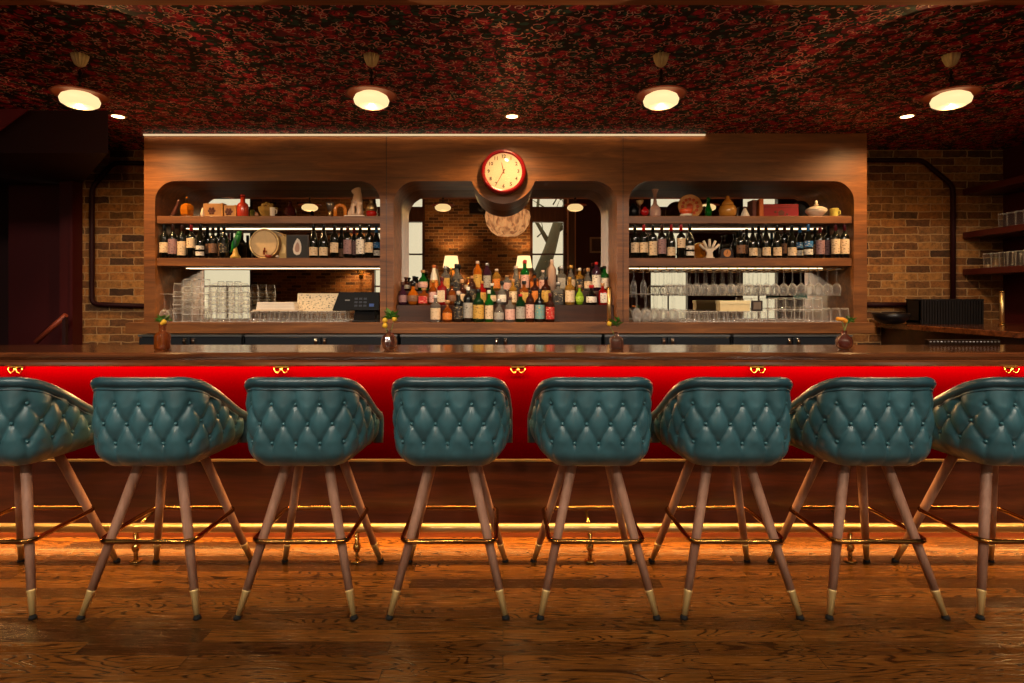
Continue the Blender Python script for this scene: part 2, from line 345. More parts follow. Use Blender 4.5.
for i, (a, b) in enumerate(wins):
    fr = MB(); w = .06
    fr.box(a, a + w, -3.14, -2.98, ZB, ZT2 + .05); fr.box(b - w, b, -3.14, -2.98, ZB, ZT2 + .05)
    fr.box(a, b, -3.14, -2.98, ZB, ZB + .06); fr.box(a, b, -3.14, -2.97, ZT1, ZB2); fr.box(a, b, -3.14, -2.98, ZT2, ZT2 + .05)
    for z in (ZB + (ZT1 - ZB) * .36, ZB + (ZT1 - ZB) * .68): fr.box(a, b, -3.11, -3.05, z - .018, z + .018)
    fr.box((a + b) / 2 - .014, (a + b) / 2 + .014, -3.1, -3.06, ZB, ZB + (ZT1 - ZB) * .36)
    f = struct('window_%d' % (i + 1), fr, WINF)
    obj('pane', MB().box(a + .05, b - .05, -3.085, -3.079, ZB + .05, ZT2), PANE, f)
    l = area('daylight_portal', ((a + b) / 2, -3.25, (ZB + ZT2) / 2), (b - a, ZT2 - ZB), 10, (1, 1, 1), (PI / 2, 0, 0))
    l.data.cycles.is_portal = True
# pilaster with pale edge beads between brick and red wall
struct('trim_2', MB().box(split - .04, split + .1, -3.0, -2.93, 0, 3.9), WINF)
struct('trim_3', MB().box(split - .065, split - .04, -3.0, -2.92, 0, 3.9).box(split + .1, split + .125, -3.0, -2.92, 0, 3.9), plain('pale paint', srgb(214, 160, 130), .5))
# outside: pavement and tree
struct('floor_outside', MB().box(-20, 20, -14, -3.2, -.2, -.1), plain('pavement', srgb(150, 146, 138), .9, noise=.2))
tr = MB(); tx = mx(548, 16)
tr.tube([(tx - .5, -5.6, -.1), (tx - .35, -5.6, 1.6), (tx + .05, -5.6, 2.6), (tx + .25, -5.6, 3.3), (tx + .9, -5.7, 4.6)], [.24, .2, .17, .13, .07], 10)
tr.tube([(tx - .3, -5.6, 1.7), (tx - .75, -5.5, 2.7), (tx - 1.0, -5.5, 3.9)], [.11, .07, .04], 8)
tr.tube([(tx + .1, -5.6, 2.7), (tx - .3, -5.7, 3.4), (tx - .2, -5.8, 4.6)], [.08, .05, .03], 8)
tr.tube([(tx + .2, -5.6, 3.1), (tx + .8, -5.5, 3.5), (tx + 1.7, -5.4, 4.3)], [.07, .045, .02], 8)
for k in range(16):
    a = Vector((tx + random.uniform(-.9, 1.0), -5.6, random.uniform(2.8, 4.0)))
    tr.tube([a, a + Vector((random.uniform(-.5, .5), .1, random.uniform(.1, .6))), a + Vector((random.uniform(-.9, .9), .1, random.uniform(.4, 1.2)))], [.022, .014, .007], 5)
tag(obj('tree', tr, plain('bark', srgb(120, 116, 92), .9, noise=.3)), 'bare leaning tree outside the street window, seen in the centre mirror', 'tree')

# ------------------------------------------------------------------ left corner: stair bulkhead, door casing, handrail
struct('wall_stair', MB().box(-8.6, XX(42, 5.9), 5.9, 6.1, 0, 2.67), DARKPAINT)
st = MB().box(XX(66, 5.38), XX(81, 5.38), 5.3, 5.5, 0, 2.67).box(XX(72, 5.3), XX(75, 5.3), 5.27, 5.3, 0, 2.67)
struct('trim_4', st, DARKRED)
struct('wall_stair_side', MB().box(XX(42, 5.9), XX(66, 5.5), 5.5, 5.62, 0, 2.67), plain('deep red paint', srgb(64, 10, 14), .5))
struct('ceiling_bulkhead', MB().prism([(-8.6, 4.2), (-2.86, 4.26), (-3.86, 5.39), (-8.6, 5.39)], 'z', 2.36, 2.669), DARKPAINT)
q = [at(px, py, 4.19) for px, py in ((-40, 109), (28, 109), (0, 130), (-40, 156))]
struct('trim_5', MB().prism([(v.x, v.z) for v in q], 'y', 4.185, 4.2), plain('dusky pink panel', srgb(110, 34, 44), .5))
t = thing('stair_handrail', 'slim reddish wooden handrail rising in the dark left corner stairwell', 'handrail', at(50, 345, 5.15))
def rel(t, p): return Vector(p) - t.location
obj('rail', MB().tube([rel(t, at(36, 342, 5.15)), rel(t, at(66, 315, 5.15))], .022, 8), plain('handrail wood', srgb(140, 62, 40), .4), t)
obj('baluster', MB().box(-.015 + rel(t, at(65, 315, 5.15)).x, .015 + rel(t, at(65, 315, 5.15)).x, -.015, .015, -t.location.z, rel(t, at(65, 316, 5.15)).z), DARKPAINT, t)

# ------------------------------------------------------------------ conduit pipes
def round_path(pts, r=.05, n=5):
    pts = [Vector(p) for p in pts]; out = [pts[0]]
    for i in range(1, len(pts) - 1):
        a = (pts[i - 1] - pts[i]).normalized(); b = (pts[i + 1] - pts[i]).normalized()
        rr = min(r, (pts[i - 1] - pts[i]).length * .45, (pts[i + 1] - pts[i]).length * .45)
        p0 = pts[i] + a * rr; p1 = pts[i] + b * rr
        for k in range(n + 1):
            t_ = k / n; out.append(p0 * (1 - t_) ** 2 + pts[i] * 2 * t_ * (1 - t_) + p1 * t_ ** 2)
    return out + [pts[-1]]
def pipe(label, pix, loc_px):
    d = 5.36; b = at(*loc_px, d); o = obj('wall_pipe', MB().tube([p - b for p in round_path([at(x, y, d) for x, y in pix], .06)], .0215, 10), PIPE, None, b)
    return tag(o, label, 'pipe')
pipe('dark maroon conduit pipe looping over the brick left of the back bar', [(146, 163), (113, 163), (92, 187), (92, 304), (146, 306)], (92, 304))
pipe('dark maroon pipe bending down the brick behind the ribbed black basket', [(862, 160), (922, 160), (953, 186), (953, 322)], (953, 322))
pipe('short straight maroon pipe running low across the brick beside the black bowl', [(862, 304.5), (917, 304.5)], (862, 304.5))

# ------------------------------------------------------------------ back bar cabinet
DF, DM = 4.85, 5.25
cab = thing('back_bar_cabinet', 'tall walnut back bar with three arched mirrored niches behind the counter', 'cabinet', (0, DF, 0))
def arch(x0, x1, z0, z1, r, lobe=None, n=10):
    p = [(x0, z0), (x1, z0)]
    p += [(x1 - r + r * math.cos(a), z1 - r + r * math.sin(a)) for a in [PI / 2 * k / n for k in range(n + 1)]]
    if lobe:
        cx, cz, R = lobe; h = math.asin((z1 - cz) / R) if abs(z1 - cz) < R else 0
        a0, a1 = h, -PI - h
        p += [(cx + R * math.cos(a0 + (a1 - a0) * k / 24), cz + R * math.sin(a0 + (a1 - a0) * k / 24)) for k in range(25)]
    p += [(x0 + r - r * math.sin(a), z1 - r + r * math.cos(a)) for a in [PI / 2 * k / n for k in range(n + 1)]]
    return p
def outline_solid(name, loops, depth, mat, parent, y0):
    """front outline with holes, extruded back by depth"""
    cu = bpy.data.curves.new(name, 'CURVE'); cu.dimensions = '2D'; cu.fill_mode = 'BOTH'; cu.extrude = depth / 2
    for lp in loops:
        sp = cu.splines.new('POLY'); sp.points.add(len(lp) - 1); sp.use_cyclic_u = True
        for q, (x, z) in zip(sp.points, lp): q.co = (x, z, 0, 1)
    tmp = bpy.data.objects.new(name, cu); C.objects.link(tmp)
    dg = bpy.context.evaluated_depsgraph_get(); me = bpy.data.meshes.new_from_object(tmp.evaluated_get(dg))
    bpy.data.objects.remove(tmp)
    me.transform(Matrix.Translation((0, y0 + depth / 2, 0)) @ Matrix.Rotation(PI / 2, 4, 'X'))
    me.materials.clear()
    return link(name, me, mat, parent)
SILL = ZZ(322.5, 4.80)
fx0, fx1, ftop = XX(144, DF), XX(867, DF), 2.668
nL = (XX(155, DF), XX(380, DF)); nC = (XX(393.5, DF), XX(617, DF)); nR = (XX(629, DF), XX(854, DF))
NT = ZZ(181, DF)
lobe = (XX(503.3, DF), ZZ(170, DF), 33.6 * DF / F)
outline_solid('face_panel', [[(fx0, SILL), (fx1, SILL), (fx1, ftop), (fx0, ftop)],
              arch(*nL, SILL + .0005, NT, .17), arch(*nC, SILL + .0005, NT, .19, lobe), arch(*nR, SILL + .0005, NT, .17)], DM - DF, WALNUT, cab, 0)
for a, b in (nL, nC, nR):
    obj('mirror', MB().box(a - .02, b + .02, DM - DF - .004, DM - DF + .02, SILL, NT + .02), None, cab).data.materials.append(plain('old mirror', (.76, .70, .60, 1), 0, 1))
obj('back_board', MB().box(fx0, fx1, DM - DF + .02, DM - DF + .06, SILL - .085, ftop), WALNUT_D, cab)
obj('sill', MB().box(XX(126, 4.76), XX(874, 4.76), -.10, DM - DF + .06, ZZ(333.5, 4.75), SILL, .004), WALNUT, cab)
# vertical seams between the units
for px in (386.5, 623): obj('seam_bead', MB().box(XX(px, DF) - .002, XX(px, DF) + .002, -.003, .001, SILL, ftop), WALNUT_D, cab)
S1 = (ZZ(223.5, 4.88), ZZ(216, 4.88)); S2 = (ZZ(266, 4.88), ZZ(258, 4.88))
LED = emit('warm led diffuser', (1, .70, .38, 1), 4.5)
for a, b in (nL, nR):
    for s in (S1, S2):
        sh = obj('shelf', MB().box(a + .001, b - .001, .025, DM - DF - .006, s[0], s[1], .003), WALNUT, cab)
        obj('led_strip', MB().box(a + .06, b - .06, DM - DF - .034, DM - DF - .024, s[0] - .0052, s[0] - .0008), LED, sh)
obj('light_strip', MB().box(fx0, XX(705, DF), -.012, -.0005, ftop - .021, ftop - .008), emit('top led trim', (1, .74, .42, 1), .8), cab)
# bottle steps in the centre niche
Z1, Z2 = ZZ(305, 4.99), ZZ(291, 5.1)
obj('lower_step', MB().box(nC[0] + .002, nC[1] - .002, .125, DM - DF - .005, SILL, Z1, .003), WALNUT_D, cab)
obj('upper_step', MB().box(nC[0] + .002, nC[1] - .002, .235, DM - DF - .005, Z1, Z2, .003), WALNUT_D, cab)

# clock
ck = thing('wall_clock', 'round wall clock with dark red rim and cream dial above the centre mirror', 'clock', at(503.5, 173, DF - .002))
rr = 22.8 * DF / F
prof = [(rr * .98, 0), (rr, -.02), (rr * .99, -.05), (rr * .93, -.072), (rr * .84, -.077), (rr * .80, -.066)]
def yl(prof, n=48):   # lathe about Y
    m = MB().lathe([(r, -y) for r, y in prof], n, capb=False, capt=False); m.v = [(x, -z, y) for x, y, z in m.v]; return m
obj('rim', yl(prof), plain('red enamel rim', srgb(120, 10, 14), .2, coat=.6), ck)
R0 = rr * .805
obj('dial', yl([(R0, -.062), (.001, -.063)]), plain('cream dial', srgb(190, 170, 148), .5), ck)
def text_mesh(name, items, mat, parent, ext=.0006):
    mb = MB(); dg = None
    for s, x, z, size, yy in items:
        cu = bpy.data.curves.new('t', 'FONT'); cu.body = s; cu.size = size; cu.align_x = 'CENTER'; cu.align_y = 'CENTER'; cu.extrude = ext; cu.resolution_u = 2; cu.offset = .0012
        o = bpy.data.objects.new('t', cu); C.objects.link(o); bpy.context.view_layer.update()
        me = bpy.data.meshes.new_from_object(o.evaluated_get(bpy.context.evaluated_depsgraph_get())); bpy.data.objects.remove(o)
        mb.add([(x + v.co.x, yy - v.co.z, z + v.co.y) for v in me.vertices], [tuple(p.vertices) for p in me.polygons]); bpy.data.meshes.remove(me)
    return obj(name, mb, mat, parent)
INK = plain('dark ink', srgb(50, 30, 16), .6)
text_mesh('numerals', [(str(k), R0 * .8 * math.sin(k * PI / 6), R0 * .8 * math.cos(k * PI / 6), .04, -.0645) for k in range(1, 13)], INK, ck)
def hand(ang, l, w, y):
    d = Vector((math.sin(ang), 0, math.cos(ang))); p = Vector((math.cos(ang), 0, -math.sin(ang)))
    vs = [-d * .02 + p * w, -d * .02 - p * w, d * l - p * w * .4, d * l + p * w * .4]
    return MB().add([v + Vector((0, y, 0)) for v in vs] + [v + Vector((0, y + .002, 0)) for v in vs], [(0, 1, 2, 3), (7, 6, 5, 4), (0, 4, 5, 1), (1, 5, 6, 2), (2, 6, 7, 3), (3, 7, 4, 0)])
HANDM = plain('brown clock hands', srgb(96, 40, 14), .4)
obj('hour_hand', hand(math.radians(347), R0 * .48, .0055, -.067), HANDM, ck)
obj('minute_hand', hand(math.radians(209), R0 * .76, .0045, -.069), HANDM, ck)
obj('crystal', yl([(R0, -.066), (R0 * .7, -.078), (R0 * .35, -.083), (.001, -.084)]), thinglass('clock crystal', edge=.12, fac=.5), ck)

# ------------------------------------------------------------------ coolers below
for i, (a, b, col) in enumerate([(139, 243, 'steel'), (245, 398, 'black'), (400, 602, 'black'), (604, 730, 'black'), (732, 852, 'black')]):
    x0, x1 = XX(a, 4.72), XX(b, 4.72)
    t = thing('bottle_cooler', 'black under-counter cooler with steel rail, %s from left below the back bar sill' % nth(i), 'cooler', ((x0 + x1) / 2, 4.7, 0), 0, 'coolers below the back bar')
    w = (x1 - x0) / 2 - .004
    obj('body', MB().box(-w, w, .04, .6, 0, ZZ(334.8, 4.7), .004), plain('cooler black', srgb(24, 26, 30), .35), t)
    obj('top_rail', MB().box(-w, w, .0, .04, ZZ(336.6, 4.7), ZZ(334.8, 4.7)), STEEL, t)
    hw = w - .003
    for k in (0, 1):
        dr = obj('door', MB().box(-w + k * w + .004, k * w - .004, .005, .04, .1, ZZ(337.4, 4.7), .004), plain('cooler door', srgb(36, 40, 46), .25), t)
        hx = -.035 if k == 0 else .035
        obj('handle', MB().box(hx - .014, hx + .014, -.02, .005, ZZ(345, 4.7), ZZ(338.2, 4.7), .004).ball((hx, -.02, ZZ(341, 4.7)), .014), plain('chrome', srgb(225, 220, 210), .12, 1), dr)

# ------------------------------------------------------------------ front bar
BZ = 1.052; BF, BB = 2.78, 3.25
bar = thing('bar_counter', 'long dark wood bar counter with glowing red front and brass foot rail', 'bar counter', (0, 3.0, 0))
bx0, bx1 = -4.3, 4.95
def ry(y): return y - 3.0
prof = [(BB, BZ - .005), (BB, BZ - .055), (BF + .06, BZ - .055), (BF + .05, BZ - .064), (BF + .012, BZ - .066), (BF, BZ - .058), (BF + .002, BZ - .046), (BF + .02, BZ - .036), (BF + .012, BZ - .03), (BF + .004, BZ - .02), (BF + .004, BZ - .008), (BF + .014, BZ - .001), (BF + .05, BZ), (BB - .005, BZ)]
obj('countertop', MB().prism([(ry(y), z) for y, z in prof], 'x', bx0, bx1), BARTOP, bar)
obj('red_panel', MB().box(bx0, bx1, ry(3.10), ry(3.14), .46, BZ - .056), REDPANEL, bar)
obj('ledge', MB().box(bx0, bx1, ry(3.085), ry(3.10), .452, .462), BRASS_S, bar)
obj('lower_panel', MB().box(bx0, bx1, ry(3.09), ry(3.14), .105, .4515), PANEL, bar)
obj('toe_kick', MB().box(bx0, bx1, ry(3.22), ry(3.25), 0, .14), PANEL, bar)
obj('carcass', MB().box(bx0, bx1, ry(3.14), ry(3.22), .14, BZ - .056), WALNUT_D, bar)
obj('foot_rail', MB().tube([(bx0, ry(2.93), .165), (bx1, ry(2.93), .165)], .023, 16), BRASS_S, bar)
for px in (136, 357, 590, 850):
    x = XX(px, 2.93)
    b = MB().tube([(x, ry(2.93), .005), (x, ry(2.93), .05), (x, ry(2.93), .145)], [.011, .009, .012], 10).lathe([(.028, 0), (.028, .004), (.012, .008)], 16, (x, ry(2.93), 0))
    b.tube([(x, ry(2.95), .165), (x, ry(3.09), .2)], .009, 8).lathe([(.014, 0), (.022, .02), (.014, .04)], 12, (x, ry(2.93), .05))
    obj('rail_bracket', b, BRASS, bar)
led = obj('led_strip', MB().box(bx0 + .1, bx1 - .1, ry(3.0), ry(3.012), BZ - .062, BZ - .0555), LED, bar)
led2 = obj('led_strip', MB().box(bx0 + .1, bx1 - .1, ry(3.16), ry(3.17), .13, .1395), LED, bar)
for i, px in enumerate((17, 282, 518, 757, 1010)):
    t = thing('purse_hook', 'small brass double purse hook under the bar lip, %s from left' % nth(i), 'hook', at(px, 367, 3.095), 0, 'brass hooks below the bar top')
    obj('back_plate', MB().box(-.036, .036, -.004, .005, -.004, .012, .001), BRASS, t)
    for s in (-1, 1):
        obj('hook', MB().tube([(s * .02 + .017 * math.cos(a), -.012 - .014 * math.sin(-a) * 0, -.006 + .024 * math.sin(a)) for a in [PI + PI * k / 8 for k in range(9)]], .003, 6).tube([(s * .02 - .017, -.003, -.004), (s * .02 - .017, -.012, -.006)], .003, 6), BRASS, t)

# return counter on the right
rt = thing('side_counter', 'dark wood side counter running back to the brick at right', 'counter', (4.0, 4.3, 0))
RZ = 1.085
rx0 = 3.42
obj('countertop', MB().box(rx0 - 4, wx - 4 - .002, 3.27 - 4.3, 5.395 - 4.3, RZ - .045, RZ, .006), BARTOP, rt)
obj('body', MB().box(rx0 + .05 - 4, wx - 4 - .002, 3.3 - 4.3, 5.395 - 4.3, 0, RZ - .046), WALNUT_D, rt)
t = thing('drip_rail', 'perforated steel drip rail at the near end of the side counter', 'drip rail', at(966, 342, 3.22))
x0, x1 = XX(930, 3.2) - t.location.x, XX(1002, 3.2) - t.location.x
obj('strip', MB().box(x0, x1, -.01, .02, BZ - t.location.z, BZ - t.location.z + .03, .002), plain('dark steel', srgb(80, 62, 50), .3, 1), t)
m = MB()
for k in range(20): m.ball((x0 + (k + .5) * (x1 - x0) / 20, -.011, BZ - t.location.z + .019), .0055, n=8, m=4)
obj('perforation', m, STEEL, t)
t = thing('ribbed_basket', 'black vertically ribbed box on the side counter against the brick', 'basket', at(944, 323, 5.14)); t.location.z = RZ + .001
w = 31 * 5.14 / F; hh = 24.5 * 5.14 / F; m = MB()
m.box(-w, w, -.09, .09, .01, .03).box(-w, w, -.085, -.07, 0, hh - .01).box(-w, w, .07, .085, 0, hh - .01).box(-w, -w + .012, -.085, .085, 0, hh - .01).box(w - .012, w, -.085, .085, 0, hh - .01)
for k in range(23):
    x = -w + .012 + k * (2 * w - .024) / 22; m.box(x - .007, x + .007, -.1, -.085, .0, hh)
obj('ribs', m, plain('black basket', srgb(20, 16, 16), .5), t)
obj('rim', MB().tube([(-w, -.092, hh - .006), (w, -.092, hh - .006), (w, .088, hh - .006), (-w, .088, hh - .006)], .008, 6, closed=True), plain('black basket', srgb(20, 16, 16), .5), t)
t = obj('bowl', MB().lathe([(.045, 0), (.09, .008), (.125, .04), (.145, .09), (.138, .092), (.115, .045), (.08, .018), (.001, .012)], 28, capt=False), plain('black bowl', srgb(22, 18, 20), .35), None, (XX(891, 5.1), 5.1, RZ + .001))
tag(t, 'wide black serving bowl on the side counter left of the ribbed box', 'bowl')
def brass_post(px, z, d, h, label):
    t = thing('brass_post', label, 'post', (XX(px, d), d, z))
    obj('tube', MB().lathe([(.0165, .012), (.0165, h - .01)], 16), BRASS_S, t); obj('base', MB().lathe([(.027, 0), (.027, .008), (.018, .013)], 16), BRASS, t); obj('cap', MB().lathe([(.02, h - .01), (.022, h), (.012, h + .006)], 16), BRASS, t)
brass_post(609, SILL + .001, 4.79, .285, 'upright brass post on the back bar sill at right end of the liquor')
brass_post(1002, RZ + .001, 4.85, .28, 'upright brass post on the side counter below the wall shelves')

# right wall shelves
SHW = plain('shelf maroon wood', srgb(70, 22, 20), .4, coat=.2)
def glaze(me, mat=None):
    """thick base and rolled lip get the denser glass"""
    me.materials.append(mat or GLASS); me.materials.append(GLASSRIM)
    zs_ = [v.co.z for v in me.vertices]; lo, hi = min(zs_), max(zs_)
    for p in me.polygons:
        z = p.center.z
        if z < lo + .0045 or z > hi - .0045: p.material_index = 1
    return me
def tumbler(h=.12, r0=.031, r1=.041, t=.0025, n=18):
    """thin wall, thick base, rolled lip"""
    return MB().lathe([(.001, 0), (r0 * .92, 0), (r0, .004), (r1, h - .004), (r1 + .001, h - .002), (r1, h), (r1 - t, h - .001), (r1 - t, h - .006)], n, capb=False, capt=False).lathe([(r0 * .93, .014), (.001, .012)], n, capb=False, capt=False)
for k, (pt, which) in enumerate(((188.5, 'top'), (232, 'middle'), (269, 'bottom'))):
    zt = ZZ(pt, 5.36)
    t = tag(obj('wall_shelf', MB().box(XX(965, 5.36), wx, 3.7 - 5.3, 5.39 - 5.3, -.055, 0, .005), SHW, None, (0, 5.3, zt)), 'dark maroon wooden shelf on the right wall, %s of three' % which, 'shelf')
me_s = glaze(tumbler(.135, .028, .034).mesh('glass'))
for k, (zp, name, ys) in enumerate(((232, 'middle', (5.14, 5.055, 4.97, 4.89)), (269, 'bottom', (5.29, 5.21, 5.12, 5.04, 4.96, 4.88)))):
    for i, y in enumerate(ys):
        px = (998 if k == 0 else 987)
        o = link('drinking_glass', me_s, GLASS, None, (4.36 if k else 4.37, y, ZZ(zp, 5.36)))
        tag(o, 'clear tall glass on the %s right wall shelf, %s out from the brick' % (name, nth(i)), 'glass', 'tall glasses on the right wall shelves')

# ------------------------------------------------------------------ bottles
def vary(prof, r, h): return [(a * r, b * h) for a, b in prof]
STY = {
 'wine':   ([(.9, 0), (1, .01), (1, .6), (.93, .66), (.6, .71), (.36, .75), (.34, .98)], .10, .5),
 'burg':   ([(.9, 0), (1, .01), (1, .45), (.93, .54), (.7, .65), (.42, .75), (.34, .82), (.33, .98)], .08, .38),
 'spirit': ([(.9, 0), (1, .015), (1, .6), (.9, .66), (.5, .71), (.38, .75), (.36, .9)], .1, .52),
 'tall':   ([(.9, 0), (1, .01), (1, .66), (.85, .74), (.5, .8), (.4, .84), (.38, .92)], .12, .55),
 'squat':  ([(.8, 0), (1, .05), (1.05, .3), (.95, .5), (.6, .62), (.33, .68), (.3, .86)], .12, .42),
 'round':  ([(.6, 0), (.85, .06), (1.12, .26), (1.1, .42), (.8, .58), (.4, .68), (.32, .72), (.3, .88)], .16, .44),
 'cone':   ([(.95, 0), (1, .02), (.9, .3), (.65, .6), (.42, .76), (.36, .9)], .12, .42),
 'square': ([(.95, 0), (1, .01), (1, .62), (.85, .67), (.45, .7), (.38, .73), (.36, .88)], .1, .52),
}
_bm = {}
def squarify(mb, r, amt):
    out = []
    for x, y, z in mb.v:
        d = math.hypot(x, y)
        if d > 1e-6:
            a = math.atan2(y, x); k = 1 / max(abs(math.cos(a)), abs(math.sin(a)))
            w = amt * min(1, max(0, (d / r - .5) / .45)); x *= 1 + (min(k, 1.28) - 1) * w; y *= 1 + (min(k, 1.28) - 1) * w
        out.append((x, y, z))
    mb.v = out; return mb
def bottle_meshes(style, h, r, lab=None, capf=None):
    k = (style, round(h, 3), round(r, 3), lab)
    if k in _bm: return _bm[k]
    prof, l0, l1 = STY[style]; n = 20
    if lab: l0, l1 = lab
    body = MB().lathe(vary(prof, r, h), n)
    if style == 'square': squarify(body, r, 1)
    lb = MB(); na = 14; rows = 3
    import bisect
    def rad(z):
        pr = vary(prof, r, h)
        for (a, za), (b, zb) in zip(pr, pr[1:]):
            if za <= z <= zb + 1e-9: return a + (b - a) * (z - za) / max(1e-9, zb - za)
        return pr[-1][0]
    vs = []
    span = math.radians(76 if style != 'square' else 40)
    for j in range(rows + 1):
        z = (l0 + (l1 - l0) * j / rows) * h
        for i in range(na + 1):
            a = -PI / 2 - span + 2 * span * i / na; rr = rad(z) + .0009
            x, y = rr * math.cos(a), rr * math.sin(a)
            if style == 'square': s_ = rr; y = -s_ * 1.0; x = s_ * .86 * (2 * i / na - 1)
            vs.append((x, y, z))
    W = na + 1
    lb.add(vs, [(j * W + i, j * W + i + 1, (j + 1) * W + i + 1, (j + 1) * W + i) for j in range(rows) for i in range(na)], True)
    if style in ('wine', 'burg'): capm = MB().lathe([(.38 * r, .8 * h), (.375 * r, .985 * h), (.36 * r, h)], 14)
    else:
        z0 = prof[-1][1]; rc = .5 * r if style in ('round', 'squat', 'square') else .42 * r
        capm = MB().lathe([(rc * .9, (z0 - .015) * h), (rc, (z0) * h), (rc, .985 * h), (rc * .9, h)], 14)
    _bm[k] = (body.mesh('bottle_glass'), lb.mesh('label'), capm.mesh('cap')); return _bm[k]
GL = {
 'black': plain('black glass', srgb(12, 12, 12), .08, coat=.5), 'wineglass': plain('dark wine glass', srgb(16, 18, 12), .07, coat=.5),
 'clear': plain('clear bottle glass', srgb(232, 230, 222), .04, trans=.88, ior=1.33), 'amber': plain('amber spirit', srgb(196, 98, 24), .04, trans=.7, ior=1.33),
 'gold': plain('gold spirit', srgb(226, 168, 70), .04, trans=.7, ior=1.33), 'green': plain('green glass', srgb(20, 130, 40), .05, trans=.65, ior=1.33),
 'dgreen': plain('deep green glass', srgb(14, 50, 22), .06, trans=.3, ior=1.33), 'brown': plain('brown glass', srgb(60, 26, 12), .05, trans=.3, ior=1.33),
 'red': plain('red liqueur', srgb(176, 24, 20), .05, trans=.5, ior=1.33), 'purple': plain('plum glass', srgb(70, 36, 56), .06, trans=.4, ior=1.33),
 'frost': plain('frosted glass', srgb(238, 200, 176), .4, trans=.5, ior=1.33), 'orange': plain('orange liqueur', srgb(226, 120, 24), .05, trans=.5, ior=1.33),
 'white': plain('white bottle', srgb(236, 226, 208), .3, coat=.3), 'lime': plain('lime liqueur', srgb(150, 200, 40), .05, trans=.4, ior=1.33),
 'copper': plain('copper bottle', srgb(206, 122, 70), .25, 1),
}
LC = {'cream': ((226, 200, 164), (150, 120, 90)), 'white': ((236, 228, 214), (90, 80, 76)), 'black': ((28, 24, 24), (190, 170, 130)), 'orange': ((216, 128, 44), (110, 40, 14)),
      'gold': ((206, 164, 76), (90, 60, 24)), 'red': ((190, 30, 26), (240, 210, 180)), 'pink': ((226, 180, 166), (150, 60, 60)), 'mauve': ((150, 116, 118), (90, 60, 66)),
      'blue': ((40, 110, 170), (220, 226, 230)), 'grey': ((170, 166, 156), (80, 76, 72)), 'lime': ((168, 204, 60), (60, 110, 20)), 'brown': ((130, 92, 66), (60, 36, 24)), 'teal': ((110, 160, 160), (214, 170, 90))}
CAPC = {'black': srgb(14, 14, 16), 'red': srgb(176, 24, 26), 'gold': srgb(206, 160, 80), 'white': srgb(226, 220, 210), 'cork': srgb(186, 138, 92), 'orange': srgb(206, 112, 50), 'silver': srgb(190, 190, 190), 'blue': srgb(50, 110, 170), 'darkred': srgb(90, 18, 26), 'brown': srgb(70, 34, 22), 'pale': srgb(214, 190, 176)}
GN = {'black': 'black', 'wineglass': 'dark', 'clear': 'clear', 'amber': 'amber', 'gold': 'golden', 'green': 'bright green', 'dgreen': 'deep green', 'brown': 'brown', 'red': 'red', 'purple': 'plum', 'frost': 'frosted pink', 'orange': 'orange', 'white': 'white', 'lime': 'lime green', 'copper': 'copper'}
SHN = {'spirit': 'round-shouldered', 'tall': 'tall slim', 'squat': 'squat', 'round': 'bulbous', 'cone': 'conical', 'square': 'square', 'wine': 'wine', 'burg': 'sloping wine'}
def bottle(x, y, z, h, r, style, glass, lab, cap, label, cat, group, zone=None, lab2=None):
    body, lm, cm = bottle_meshes(style, h, r, zone)
    root = thing('wine_bottle' if style in ('wine', 'burg') else 'liquor_bottle', label, cat, (x, y, z), random.uniform(-.12, .12), group)
    def part(name, me, mat):
        o = bpy.data.objects.new(name, me); C.objects.link(o); o.parent = root
        if not len(me.materials): me.materials.append(mat)
        o.material_slots[0].link = 'OBJECT'; o.material_slots[0].material = mat; return o
    part('glass', body, GL[glass])
    if lab: part('paper_label', lm, label_mat(*LC[lab]))
    if lab2:
        l2 = bottle_meshes(style, h, r, lab2[1])[1]; part('upper_label', l2, label_mat(*LC[lab2[0]]))
    part('foil' if style in ('wine', 'burg') else 'cap', cm, plain('cap ' + cap, CAPC[cap], .35, coat=.3, metal=.6 if cap in ('gold', 'silver') else 0))
    return root

